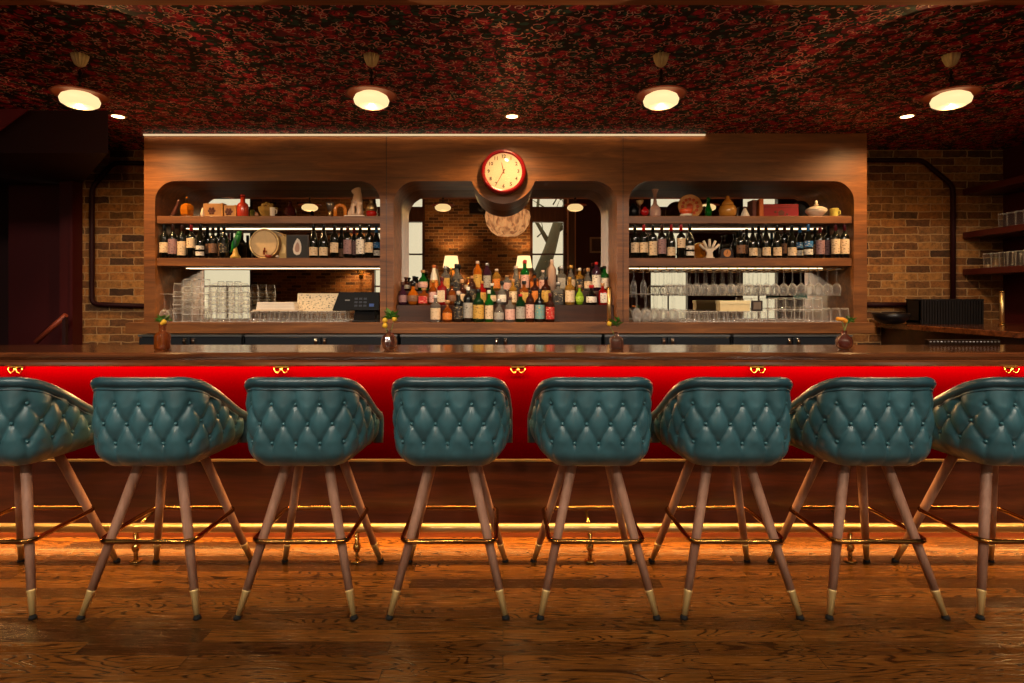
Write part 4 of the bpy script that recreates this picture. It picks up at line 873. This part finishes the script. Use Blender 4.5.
obj('body', MB().lathe([(.045, 0), (.05, .01), (.05, .055), (.042, .08), (.018, .11), (.012, .15)], 14, smooth=False, flute=.04, nf=7), plain('rose crystal', srgb(236, 190, 176), .12, trans=.5), t); obj('stopper', MB().lathe([(.01, .15), (.014, .19), (.028, .225), (.03, .235), (.012, .24)], 14), plain('rose crystal', srgb(236, 190, 176), .12, trans=.5), t)
t = orn('ornate_plate', 'round orange and gold ornate plate standing on the top right shelf', 'plate', 690.6, 5.04)
t.rotation_euler = (-.12, 0, 0); obj('plate', ylathe([(.001, .012), (.06, .012), (.104, 0), (.106, -.004), (.1, -.004), (.06, .006), (.001, .006)], 36, (0, 0, .106)), plain('gold plate', srgb(214, 150, 80), .3, coat=.5, noise=.3, scale=60), t)
m = MB()
for k in range(12): a = k * PI / 6; m.ball((.065 * math.cos(a), .0, .106 + .065 * math.sin(a)), .014, sy=.25)
obj('painted_flowers', m.ball((0, .004, .106), .03, sy=.2), plain('plate orange', srgb(196, 76, 26), .35), t)
t = orn('orange_bowl', 'small red-orange bowl with pale foot in front of the ornate plate', 'bowl', 686, 4.92); obj('bowl', MB().lathe([(.03, .02), (.05, .03), (.056, .06), (.052, .06), (.03, .03), (.001, .028)], 24, capt=False), plain('orange red glaze', srgb(216, 84, 40), .25, coat=.5), t); obj('foot', MB().lathe([(.05, 0), (.05, .018), (.03, .022)], 20), CREAM, t)
t = orn('green_bottle', 'slim bright green glass bottle with stopper on the top right shelf', 'bottle', 708.3); obj('body', MB().lathe([(.02, 0), (.028, .02), (.03, .06), (.018, .09), (.012, .12)], 16), GL['green'], t); obj('stopper', MB().lathe([(.008, .12), (.015, .135), (.013, .155), (.004, .168)], 12), GL['green'], t)
t = orn('ginger_jar', 'ribbed golden lidded jar in the middle of the top right shelf', 'jar', 727.5); obj('body', MB().lathe([(.05, 0), (.066, .02), (.07, .06), (.058, .095), (.045, .1)], 24, flute=.05, nf=12), plain('golden glaze', srgb(190, 128, 50), .25, coat=.6), t); obj('lid', MB().lathe([(.05, .1), (.045, .12), (.025, .145), (.014, .155), (.018, .17), (.006, .182)], 20, flute=.03, nf=10), plain('golden glaze', srgb(190, 128, 50), .25, coat=.6), t)
t = orn('lattice_ornament', 'small white and brown latticed ornament right of the golden jar', 'ornament', 744.8); obj('body', MB().lathe([(.042, 0), (.03, .03), (.018, .055), (.01, .075)], 12, smooth=False), plain('white latticed', srgb(230, 210, 190), .4, noise=.4, scale=60), t); obj('finial', MB().ball((0, 0, .08), .012), plain('brown glazed', srgb(84, 46, 34), .3), t)
BK = [('book', 'dark red book standing right of the latticed ornament', 752, .016, .15, srgb(84, 24, 14)), ('book', 'orange-brown book standing against the red presentation box', 759, .018, .158, srgb(190, 96, 36))]
for n_, lb, px, w, hh, c in BK:
    t = orn(n_, lb, 'book', px, 5.03); obj('cover', MB().box(-w, w, -.05, .06, 0, hh, .003), plain('cover ' + lb[:8], c, .5), t); obj('pages', MB().box(-w + .004, w - .004, -.045, .055, hh - .003, hh + .0012), plain('pages', srgb(226, 210, 170), .7), t)
t = orn('presentation_box', 'wide dark red presentation box with embossed emblem, top right shelf', 'box', 779.6, 5.03); w = 17.3 * 5.03 / F
obj('case', MB().box(-w, w, -.03, .07, 0, .118, .003), plain('crimson box', srgb(136, 10, 22), .4), t)
obj('emblem', MB().prism([(-.02, .02), (.02, .02), (.028, .05), (0, .07), (-.028, .05)], 'y', -.032, -.03).ball((-.05, -.031, .05), .012, sy=.15).ball((.05, -.031, .03), .01, sy=.15), plain('emblem brown', srgb(90, 40, 24), .4), t)
obj('lid_seam', MB().box(-w - .001, w + .001, -.0315, .071, .088, .09), plain('seam dark', srgb(60, 4, 10), .5), t)
t = orn('black_plate', 'black round plate standing behind the red presentation box', 'plate', 800.5, 5.16); obj('plate', ylathe([(.001, .012), (.05, .012), (.085, 0), (.086, -.004), (.05, .006), (.001, .006)], 30, (0, 0, .087)), plain('black plate', srgb(20, 16, 16), .3), t); obj('plate_stand', MB().box(-.03, .03, -.02, .03, 0, .008), BLACK, t)
t = orn('soup_tureen', 'white lidded tureen with knob at right of the top right shelf', 'tureen', 816.2)
obj('bowl', MB().lathe([(.04, 0), (.045, .01), (.06, .02), (.082, .045), (.084, .055)], 28), CREAM, t); obj('lid', MB().lathe([(.086, .056), (.082, .066), (.05, .085), (.02, .094)], 28), CREAM, t); obj('knob', MB().lathe([(.008, .094), (.02, .105), (.008, .115), (.014, .128), (.004, .142)], 16), CREAM, t)
t = orn('patterned_cup', 'small yellow-green patterned cup at right end of the top right shelf', 'cup', 834); obj('cup', tumbler(.072, .03, .036, .004), plain('patterned glaze', srgb(224, 206, 100), .3, noise=.5, scale=50), t); obj('handle', MB().tube([(.034, 0, .06), (.052, 0, .052), (.052, 0, .03), (.032, 0, .02)], .005, 8), plain('patterned glaze', srgb(224, 206, 100), .3, noise=.5, scale=50), t)

# right middle shelf ornaments
t = orn('hand_sculpture', 'pale carved sculpture of spread upright fingers on the right wine shelf', 'sculpture', 709.5, 4.97, Zm)
m = MB().prism([(-.03, 0), (.03, 0), (.022, .05), (.045, .085), (-.045, .085), (-.022, .05)], 'y', -.012, .012)
for k, a in enumerate((-46, -24, 0, 24, 46)):
    a = math.radians(a); b = Vector((math.sin(a) * .055, 0, .05 + math.cos(a) * .04)); e = b + Vector((math.sin(a), 0, math.cos(a))) * (.075 if k == 2 else .07 if k in (1, 3) else .06)
    m.tube([b, (b + e) / 2, e], [.0135, .0145, .013], 8, sq=(1, .8))
obj('hand', m, CREAM, t); obj('base', MB().box(-.038, .038, -.02, .02, 0, .01, .002), CREAM, t)
t = orn('mantel_clock', 'small dark mantel clock with orange dial on the right wine shelf', 'clock', 726.3, 4.98, Zm)
obj('case', MB().prism([(-.062, 0), (.062, 0), (.062, .012), (.052, .016), (.052, .06), (.035, .085), (-.035, .085), (-.052, .06), (-.052, .016), (-.062, .012)], 'y', -.02, .03), plain('dark clock case', srgb(44, 22, 14), .35), t)
d_ = ylathe([(.031, -.021), (.031, -.0225)], 28, (0, 0, .045)); dial = obj('dial', d_, plain('orange dial', srgb(222, 140, 66), .4), t)
obj('hands', MB().box(-.0015, .0015, -.024, -.023, .045, .068).prism([(0, .047), (0, .043), (-.016, .034)], 'y', -.024, -.023), INK, dial)
t = orn('amber_dish', 'leaning amber glass dish between the last left wine and the hand', 'dish', 699.5, 5.08, Zm + .003); obj('dish', ylathe([(.001, .01), (.05, .008), (.07, 0), (.07, -.005), (.05, .002), (.001, .004)], 26, (0, 0, .07)), AMB, t); obj('rim', MB().tube([(.07 * math.cos(a), -.003, .07 + .07 * math.sin(a)) for a in [2 * PI * k / 26 for k in range(26)]], .003, 5, closed=True), BRASS_S, t)

# ------------------------------------------------------------------ bud vases on the bar
LEAF = plain('leaf green', srgb(70, 120, 40), .5, noise=.3)
def leafy(t, c, n, spread, seed, name='foliage'):
    random.seed(seed); m = MB()
    for k in range(n):
        a = random.uniform(0, 2 * PI); e = random.uniform(-.2, .9); L_ = spread * random.uniform(.6, 1.1); base = Vector(c) + Vector((random.uniform(-.012, .012), random.uniform(-.012, .012), random.uniform(-.01, .012)))
        d = Vector((math.cos(a) * math.cos(e), math.sin(a) * math.cos(e) * .7, math.sin(e))); s = d.cross(Vector((0, 0, 1))).normalized() * L_ * .2; u = Vector((0, 0, .004))
        m.add([base, base + d * L_ * .5 + s + u, base + d * L_, base + d * L_ * .5 - s + u, base + d * L_ * .5 - u], [(0, 1, 4), (1, 2, 4), (2, 3, 4), (3, 0, 4), (0, 3, 2, 1)], False)
    return obj(name, m, LEAF, t)
YEL = plain('yellow bloom', srgb(236, 186, 50), .6, bump=.6, scale=300); STEM = plain('flower stem', srgb(110, 130, 60), .5)
AMG = plain('amber vase glass', srgb(170, 84, 30), .06, trans=.6); SMG = plain('smoky vase glass', srgb(120, 76, 60), .06, trans=.7); BRG = plain('brown vase glass', srgb(110, 52, 36), .08, trans=.45)
dv = 2.94; BZ += .001
t = thing('bud_vase', 'square amber bottle vase with green sprig and yellow bloom at left end of bar', 'vase', (XX(162.5, dv), dv, BZ), 0, 'bud vases along the bar')
obj('glass', squarify(MB().lathe([(.027, 0), (.03, .004), (.03, .072), (.024, .084), (.016, .088), (.016, .12), (.019, .122), (.019, .128)], 16, capt=False), .03, 1), AMG, t)
leafy(t, (.0, 0, .145), 22, .045, 1); obj('bloom', MB().ball((.016, -.016, .138), .0125).ball((.008, -.02, .13), .008), YEL, t); obj('stem', MB().tube([(0, 0, .02), (.002, 0, .15)], .002, 6), STEM, t)
t = thing('bud_vase', 'faceted round smoky vase with three yellow button blooms, left of centre on bar', 'vase', (XX(389, dv), dv, BZ), 0, 'bud vases along the bar')
obj('glass', MB().lathe([(.022, 0), (.036, .014), (.041, .04), (.034, .064), (.014, .08), (.012, .095), (.016, .098)], 10, smooth=False, capt=False), SMG, t)
leafy(t, (.012, 0, .158), 34, .055, 2)
for p in ((-.017, -.014, .146), (-.017, -.016, .12), (.029, -.01, .152)):
    st_ = obj('stem', MB().tube([(0, 0, .05), (p[0] * .5, p[1] * .5, p[2] * .7), p], .0016, 6), STEM, t); obj('bloom', MB().ball(p, .0135), YEL, st_)
t = thing('bud_vase', 'dark square smoky vase with one yellow bloom in front of the brass post', 'vase', (XX(616.3, dv), dv, BZ), 0, 'bud vases along the bar')
obj('glass', squarify(MB().lathe([(.03, 0), (.033, .004), (.033, .05), (.024, .064), (.013, .07), (.013, .084), (.016, .086)], 16, capt=False), .033, 1), SMG, t)
leafy(t, (.004, 0, .125), 20, .05, 3); obj('bloom', MB().ball((-.037, -.01, .128), .012), YEL, t); obj('stem', MB().tube([(0, 0, .05), (-.037, -.01, .128)], .0016, 6), STEM, t)
t = thing('bud_vase', 'round brown vase with orange flower and green sprig at right end of bar', 'vase', (XX(844, dv), dv, BZ), 0, 'bud vases along the bar')
obj('glass', MB().lathe([(.02, 0), (.036, .014), (.041, .038), (.034, .06), (.014, .076), (.012, .09), (.016, .094)], 20, capt=False), BRG, t)
leafy(t, (.024, 0, .146), 16, .035, 4); obj('bloom', MB().ball((-.016, -.006, .15), .017, 1.3, 1, .6).ball((-.034, -.006, .152), .011).ball((.0, -.012, .142), .011), plain('orange bloom', srgb(236, 150, 30), .6), t)
obj('stem', MB().tube([(0, 0, .04), (.002, 0, .1), (-.014, -.004, .145)], .002, 6).tube([(0, 0, .04), (.004, 0, .1), (.02, 0, .145)], .002, 6), STEM, t)

# ------------------------------------------------------------------ bar stools
def smooth_curve(ctrl, n):
    """arc-length resampled Catmull-Rom"""
    P = [Vector(p) for p in ctrl]; out = []
    for i in range(len(P) - 1):
        p0 = P[max(0, i - 1)]; p1 = P[i]; p2 = P[i + 1]; p3 = P[min(len(P) - 1, i + 2)]
        for k in range(24):
            t = k / 24; out.append(.5 * ((2 * p1) + (p2 - p0) * t + (2 * p0 - 5 * p1 + 4 * p2 - p3) * t * t + (3 * p1 - p0 - 3 * p2 + p3) * t ** 3))
    out.append(P[-1]); L = [0]
    for a, b in zip(out, out[1:]): L.append(L[-1] + (b - a).length)
    res = []; j = 0
    for k in range(n):
        s = L[-1] * k / (n - 1)
        while j < len(L) - 2 and L[j + 1] < s: j += 1
        f = (s - L[j]) / max(1e-9, L[j + 1] - L[j]); res.append(out[j].lerp(out[j + 1], f))
    return res, L[-1]
half = [(0, -.236), (.09, -.235), (.155, -.227), (.2, -.19), (.223, -.12), (.234, -.03), (.241, .08), (.245, .175)]
ctrl = [(-x, y, 0) for x, y in half[:0:-1]] + [(x, y, 0) for x, y in half]
NU = 181
plan, TOT = smooth_curve(ctrl, NU)
ZBOT, ZTOP, ZARM = .61, .973, .755
def ztop(y):
    t = (y + .222) / (.175 + .222); t = min(1, max(0, t)); t = t * t * (3 - 2 * t) * .35 + t * .65
    return ZTOP + (ZARM - ZTOP) * t
A_, B_, ZR = .098, .08, .795
def tuft(s, z):
    i = s / (A_ / 2); j = (z - ZR) / B_
    if -1 <= j <= 1:
        p = (i + j + 1) / 2; q = (i - j + 1) / 2; dp = abs(p - round(p)); dq = abs(q - round(q)); d = min(dp, dq)
        c = math.exp(-(d / .06)) ; puff = math.sin(PI * min(.5, dp)) * math.sin(PI * min(.5, dq)); fade = 1
    else:
        d = abs(i / 2 - round(i / 2)); c = math.exp(-(d / .06)); k = (abs(j) - 1)
        fade = max(0, 1 - k / (1.4 if j < 0 else 1.1)); puff = math.sin(PI * min(.5, d)) * .8
        c *= (.9 if j < 0 else .55) * max(.2, fade)
    h = -.0078 * c + .0105 * puff * (1 if abs(j) <= 1 else max(.25, fade))
    # button dimple
    jr = max(-1, min(1, round(j))); par = 1 if jr == 0 else 0
    ib = 2 * round((i - par) / 2) + par
    dist = math.hypot((i - ib) * A_ / 2, (j - jr) * B_)
    return h - .011 * math.exp(-(dist / .013) ** 2)
NVo = 52
def norm_at(k):
    a = plan[max(0, k - 1)]; b = plan[min(NU - 1, k + 1)]; t = (b - a).normalized(); return Vector((t.y, -t.x, 0))   # outward
def make_shell():
    mb = MB(); vs = []; ring = None
    for k, p in enumerate(plan):
        s = TOT * (k / (NU - 1) - .5); n = norm_at(k); zt = ztop(p.y); row = []
        endf = min(1, min(k, NU - 1 - k) / 7)
        for v in range(NVo + 1):
            f = v / NVo; z = ZBOT + (zt - ZBOT) * f
            tuck = .045 * max(0, 1 - f * (zt - ZBOT) / .07) ** 2
            off = .006 * math.sin(PI * f) - tuck + .012 * f + tuft(s, z) * endf * (1 if zt - z > .045 else max(0, (zt - z) / .045)) - .012 * (1 - endf) ** 2
            row.append(p + n * off + Vector((0, 0, z)))
        for f, d in ((1, -.02), (.99, -.04), (.8, -.05), (.5, -.055), (.2, -.06), (0, -.05)):
            row.append(p + n * (d * (1 if endf == 1 else .6 + .4 * endf)) + Vector((0, 0, ZBOT + (zt - ZBOT) * f)))
        ring = len(row); vs += row
    fs = [(k * ring + i, k * ring + (i + 1) % ring, (k + 1) * ring + (i + 1) % ring, (k + 1) * ring + i) for k in range(NU - 1) for i in range(ring)]
    mb.add(vs, fs, True); mb.f += [tuple(range(ring)), tuple(range((NU - 1) * ring, NU * ring))[::-1]]; mb.sm += [False, False]
    return mb
TEAL = leather('teal leather', srgb(56, 98, 108)); TEAL2 = leather('teal leather trim', srgb(40, 74, 86))
FERR = plain('pale brass ferrule', srgb(236, 204, 136), .35, .35); RINGM = plain('bronze ring', srgb(176, 122, 62), .16, 1)
BTN = plain('leather button', srgb(60, 104, 112), .3)
stool = thing('bar_stool', '', 'bar stool', (0, 0, 0), 0, 'teal tufted bar stools along the bar')
shell = obj('backrest', make_shell(), TEAL, stool)
path = []
for k in range(0, NU, 3):
    p = plan[k]; n = norm_at(k); path.append(p + n * .004 + Vector((0, 0, ztop(p.y) - .008)))
pL, pR = path[0], path[-1]
low = [(0, .012, -.012), (0, .016, -.04), (0, .012, -.08), (0, .0, -.13)]
path = [pL + Vector(q) for q in low[::-1]] + path + [pR + Vector(q) for q in low]
obj('trim_roll', MB().tube(path, .0225, 12, sq=(.95, 1.1)), TEAL2, shell)
pp = []
for k in range(6, NU - 6, 3):
    p = plan[k]; pp.append(p + norm_at(k) * .0155 + Vector((0, 0, ztop(p.y) - .036)))
obj('piping', MB().tube(pp, .0035, 6), TEAL2, shell)
bm_btn = MB().ball((0, 0, 0), .0075, n=10, m=6).mesh('button')
def add_button(s, z):
    k = (s / TOT + .5) * (NU - 1); k0 = int(k)
    if k0 < 8 or k0 > NU - 10: return
    p = plan[k0].lerp(plan[k0 + 1], k - k0)
    if z > ztop(p.y) - .05: return
    f = (z - ZBOT) / (ztop(p.y) - ZBOT); link('button', bm_btn, BTN, shell, p + norm_at(k0) * (.006 * math.sin(PI * f) + .012 * f - .0085) + Vector((0, 0, z)))
for jr in (-1, 0, 1):
    for c in range(-6, 7):
        s = (c + (.5 if jr == 0 else 0)) * A_
        add_button(s, ZR + jr * B_)
# seat cushion: squarish disc
def sup(a, rx, ry_, e=3.2): c, s = math.cos(a), math.sin(a); return (math.copysign(abs(c) ** (2 / e), c) * rx, math.copysign(abs(s) ** (2 / e), s) * ry_)
sc_ = MB(); prof = [(.86, .632), (.97, .64), (1, .665), (1, .7), (.99, .73), (.93, .752), (.8, .762), (.4, .768), (.001, .77)]; n = 48; vs = []
for r, z in prof:
    for i in range(n):
        x, y = sup(2 * PI * i / n, .198 * r, .228 * r); vs.append((x, y + .045, z))
sc_.add(vs, [(k * n + i, k * n + (i + 1) % n, (k + 1) * n + (i + 1) % n, (k + 1) * n + i) for k in range(len(prof) - 1) for i in range(n)], True)
sc_.f.append(tuple(range(n))[::-1]); sc_.sm.append(False)
seat = obj('seat', sc_, TEAL2, stool)
obj('piping', MB().tube([(sup(2 * PI * i / 48, .2, .23)[0], sup(2 * PI * i / 48, .2, .23)[1] + .045, .735) for i in range(48)], .004, 6, closed=True), TEAL2, seat)
obj('swivel_plate', MB().box(-.125, .125, -.125, .125, .6, .632, .006).lathe([(.07, .588), (.07, .6)], 20), BLACK, stool)
for sx in (-1, 1):
    for sy in (-1, 1):
        top = Vector((sx * .088, sy * .088, .6)); bot = Vector((sx * .238, -.238 if sy < 0 else .285, 0)); P_ = lambda z: bot + (top - bot) * (z / .6)
        lg = obj('leg', MB().tube([P_(.1), P_(.35), P_(.6), P_(.612)], [.0165, .0195, .0215, .0215], 14), LEGW, stool)
        obj('ferrule', MB().tube([P_(.014), P_(.098), P_(.1), P_(.106)], [.0115, .016, .0175, .0175], 14), FERR, lg)
        obj('glide', MB().lathe([(.016, 0), (.016, .006), (.011, .015)], 14, (bot.x, bot.y, 0)), RUBBER, lg)
hw = .197; cr = .04; ring = []
for cx, cy, a0 in ((hw - cr, hw - cr, 0), (-hw + cr, hw - cr, 90), (-hw + cr, -hw + cr, 180), (hw - cr, -hw + cr, 270)):
    for k in range(7): a = math.radians(a0 + 15 * k); ring.append((cx + cr * math.cos(a), cy + cr * math.sin(a), .298))
obj('footrest_ring', MB().tube(ring, .0105, 10, closed=True), RINGM, stool)
centres = [(-26, 0), (138.7, 0), (295.5, 0), (447.5, 0), (598.7, 0), (742.3, 0), (888, 0), (1039, 0)]
WHERE = ['leftmost, cut by the photo edge', 'second from left, below the amber vase', 'third from left, below the left niche', 'fourth from left, just left of the clock', 'fifth from left, below the brass post', 'sixth from left, below the hanging glasses', 'seventh from left, below the brown vase', 'rightmost, cut by the photo edge']
for i, (px, rot) in enumerate(centres):
    o = stool if i == 0 else copy_tree(stool)
    o.location = ((px - CX) * 2.4 / F, 2.64, 0); o.rotation_euler = (0, 0, math.radians(rot)); o['label'] = 'teal button-tufted bar stool, ' + WHERE[i]

# ------------------------------------------------------------------ ceiling lamps
CO = plain('bronze disc', srgb(132, 54, 22), .4, .1); OPAL = emit('opal glass', (1, .72, .34, 1), 1.2)
xs = [XX(80, 3.29), XX(371.5, 3.29), XX(661, 3.29), XX(951, 3.29)]
pd = None
WH = ['leftmost', 'second from left', 'third from left', 'rightmost']
for i, x in enumerate(xs):
    if pd is None:
        pd = thing('pendant_lamp', '', 'pendant lamp', (0, 0, 0), 0, 'pendant lamps over the bar')
        obj('canopy', MB().lathe([(.010, -.066), (.024, -.056), (.036, -.025), (.040, 0)], 72, flute=.13, nf=12), plain('polished brass cup', srgb(250, 226, 164), .3, .2), pd)
        obj('stem', MB().tube([(0, 0, -.08), (0, 0, -.21)], .006, 8).ball((0, 0, -.1), .012).ball((0, 0, -.14), .015).ball((0, 0, -.18), .011), plain('dark bronze', srgb(50, 36, 28), .3, .7), pd)
        obj('reflector_disc', MB().lathe([(.02, -.196), (.07, -.2), (.13, -.215), (.142, -.224), (.14, -.227), (.125, -.22), (.1, -.208), (.001, -.205)], 40, capb=False, capt=False), CO, pd)
        obj('opal_globe', MB().lathe([(.06, -.216), (.088, -.232), (.098, -.253), (.092, -.274), (.07, -.288), (.036, -.297), (.001, -.299)], 32, capb=False, capt=False), OPAL, pd)
    o = pd if i == 0 else copy_tree(pd)
    l = bpy.data.lights.new('pendant_bulb', 'POINT'); l.energy = 9; l.color = (1, .56, .2); l.shadow_soft_size = 0; lo = bpy.data.objects.new('pendant_bulb', l); C.objects.link(lo); lo.location = (x, 3.29, 2.352)
    o.location = (x, 3.29, 2.67); o['label'] = 'brass pendant lamp with glowing opal disc, %s of four over the bar' % WH[i]
for i, px in enumerate((118, 512, 907)):
    t = thing('recessed_downlight', 'small recessed downlight in the floral ceiling, %s' % ['left', 'centre', 'right'][i], 'downlight', (XX(px, 4.39), 4.39, 2.669), 0, 'downlights in front of the back bar')
    obj('trim_ring', MB().lathe([(.042, 0), (.058, 0), (.058, -.004), (.044, -.006)], 24, capb=False, capt=False), BRASS_S, t)
    obj('lens', MB().lathe([(.043, -.004), (.001, -.005)], 24, capt=False), emit('downlight lens', (1, .66, .34, 1), 12), t)
    l = bpy.data.lights.new('downlight', 'SPOT'); l.energy = 95; l.color = (1, .58, .24); l.spot_size = math.radians(160); l.spot_blend = .85; l.shadow_soft_size = .04
    o = bpy.data.objects.new('downlight', l); C.objects.link(o); o.location = (XX(px, 4.39), 4.39, 2.65)

# ------------------------------------------------------------------ main room objects seen in the mirrors
SHADE = emit('lit lamp shade', (1, .66, .32, 1), 2.2)
for i, px in enumerate((357, 451, 524)):
    x = mx(px, 13.1)
    t = thing('wall_sconce', 'shaded wall sconce on the far brick wall, mirrored %s' % ('behind the left niche shelf', 'above the liquor bottles at left', 'above the liquor bottles at right')[i], 'wall lamp', (x, -2.66, 1.85), 0, 'sconces on the street wall')
    obj('shade', MB().lathe([(.185, .14), (.14, .4)], 28, capb=False, capt=False), SHADE, t)
    obj('arm', MB().tube([(0, -.33, 0), (0, -.1, -.02), (0, 0, .04), (0, 0, .2)], .012, 8), BRASS, t); obj('wall_plate', MB().box(-.05, .05, -.34, -.32, -.09, .09, .004), BRASS, t)
    l = bpy.data.lights.new('sconce_bulb', 'POINT'); l.energy = 45; l.color = (1, .6, .28); l.shadow_soft_size = .05; o = bpy.data.objects.new('sconce_bulb', l); C.objects.link(o); o.location = (x, -2.66, 2.12)
cx_, cdv = 507.5, 11.3; t = thing('fabric_pendant', 'large gathered cream fabric pendant hanging in the room, seen in the centre mirror', 'pendant lamp', (mx(cx_, cdv), 10.5 - cdv, mz(214, cdv)))
rr = 22 * cdv / F
obj('fabric_shade', MB().lathe([(rr * .55, .12), (rr * .95, .05), (rr, -.05), (rr * .93, -.2), (rr * .72, -.34), (rr * .45, -.42), (.001, -.44)], 120, flute=.045, nf=17, capb=False, capt=False), linen_mat(), t)
obj('cord', MB().tube([(0, 0, .1), (0, 0, 3.9 - t.location.z)], .008, 6), BLACK, t); obj('hanger_cap', MB().lathe([(rr * .55, .12), (.02, .16)], 24, capt=False), BLACK, t)
t = thing('wall_speaker', 'black loudspeaker high on the far brick wall, seen in the centre mirror', 'speaker', (mx(478), -2.99, mz(215)))
obj('cabinet', MB().box(-.19, .19, .02, .2, 0, .25, .01), BLACK, t); obj('bracket', MB().box(-.04, .04, 0, .02, .08, .16), BLACK, t); obj('driver', ylathe([(.07, .2), (.07, .204), (.02, .201)], 24, (.08, 0, .12)), plain('speaker cone', srgb(40, 40, 44), .6), t)
t = thing('framed_picture', 'small framed picture on the far dark red wall, seen in the centre mirror', 'picture', (mx(597), -2.99, mz(253)))
obj('frame', MB().box(-.17, .17, 0, .03, 0, .36, .006), plain('silver frame', srgb(170, 150, 130), .4, .3), t); obj('print', MB().box(-.13, .13, .03, .032, .04, .32), plain('dull print', srgb(90, 70, 56), .6, noise=.4, scale=20), t)

# fill light tracks added above and behind the viewer for stools and back bar
TRK = plain('black track', srgb(20, 20, 22), .4)
for j, (ty, xs_, en, tgt) in enumerate(((.4, (-3.2, -1.9, -.6, .6, 1.9, 3.2), 75, (2.7, .7)), (-1.9, (-3.4, -1.7, 0, 1.7, 3.4), 190, (4.8, 1.7)))):
    t = thing('added_fill_track', 'unseen black track added as fill light over the room, %s the bar' % ('nearer' if j == 0 else 'farther from'), 'fill light', (0, ty, 3.9), 0, 'added fill light tracks')
    obj('track', MB().box(-4, 4, -.02, .02, -.03, 0), TRK, t)
    for x in xs_:
        d = Vector((x * .9 - x, tgt[0] - ty, tgt[1] - 3.68)).normalized(); c = Vector((x, 0, -.22))
        hd = obj('fill_head', MB().tube([c - d * .07, c + d * .07], .04, 14), TRK, t); obj('bracket', MB().tube([(x, 0, -.03), (x, 0, -.2)], .008, 6), TRK, hd)
        l = bpy.data.lights.new('fill_spot', 'SPOT'); l.energy = en; l.color = (1, .84, .66); l.spot_size = math.radians(95 if j == 0 else 80); l.spot_blend = .7; l.shadow_soft_size = .12
        o = bpy.data.objects.new('fill_spot', l); C.objects.link(o); o.location = Vector((0, ty, 3.9)) + c + d * .1; o.rotation_euler = d.to_track_quat('-Z', 'Y').to_euler()

# ------------------------------------------------------------------ lights
WARM = (1, .66, .32)
area('bar_front_light', (.3, 3.04, BZ - .065), (9, .02), 135, (1, .54, .18), (0, 0, 0))
area('toe_kick_light', (.3, 3.165, .128), (9, .02), 62, (1, .5, .13), (0, 0, 0))
area('cabinet_top_light', ((fx0 + XX(705, DF)) / 2, DF - .02, 2.646), (XX(705, DF) - fx0, .004), 1.5, (1, .62, .3))

w = bpy.data.worlds.new('World'); bpy.context.scene.world = w; w.use_nodes = True; nt = w.node_tree
bg = nt.nodes['Background']; tc = nt.nodes.new('ShaderNodeTexCoord'); sp = nt.nodes.new('ShaderNodeSeparateXYZ'); nt.links.new(tc.outputs['Generated'], sp.inputs[0])
cr_ = nt.nodes.new('ShaderNodeValToRGB'); cr_.color_ramp.elements[0].color = (1, .88, .66, 1); cr_.color_ramp.elements[1].color = (1, .95, .86, 1); nt.links.new(sp.outputs[2], cr_.inputs[0]); nt.links.new(cr_.outputs[0], bg.inputs[0]); bg.inputs[1].default_value = 1.2

# ------------------------------------------------------------------ camera
cd = bpy.data.cameras.new('camera'); cam = bpy.data.objects.new('camera', cd); C.objects.link(cam)
cam.location = (0, 0, H); cam.rotation_euler = (PI / 2, 0, 0); cd.sensor_width = 36; cd.lens = 36 * F / 1024; cd.shift_x = (512 - CX) / 1024; cd.shift_y = (HZ - 341.5) / 1024
cd.clip_start = .05
S = bpy.context.scene; S.camera = cam
S.view_settings.view_transform = 'Standard'; S.view_settings.look = 'None'; S.view_settings.exposure = 0; S.view_settings.gamma = 1; S.view_settings.use_curve_mapping = False
cy = S.cycles; cy.use_denoising = True; cy.max_bounces = 10; cy.glossy_bounces = 6; cy.transmission_bounces = 8; cy.diffuse_bounces = 3; cy.transparent_max_bounces = 40; cy.sample_clamp_indirect = 6; cy.caustics_reflective = False; cy.caustics_refractive = False
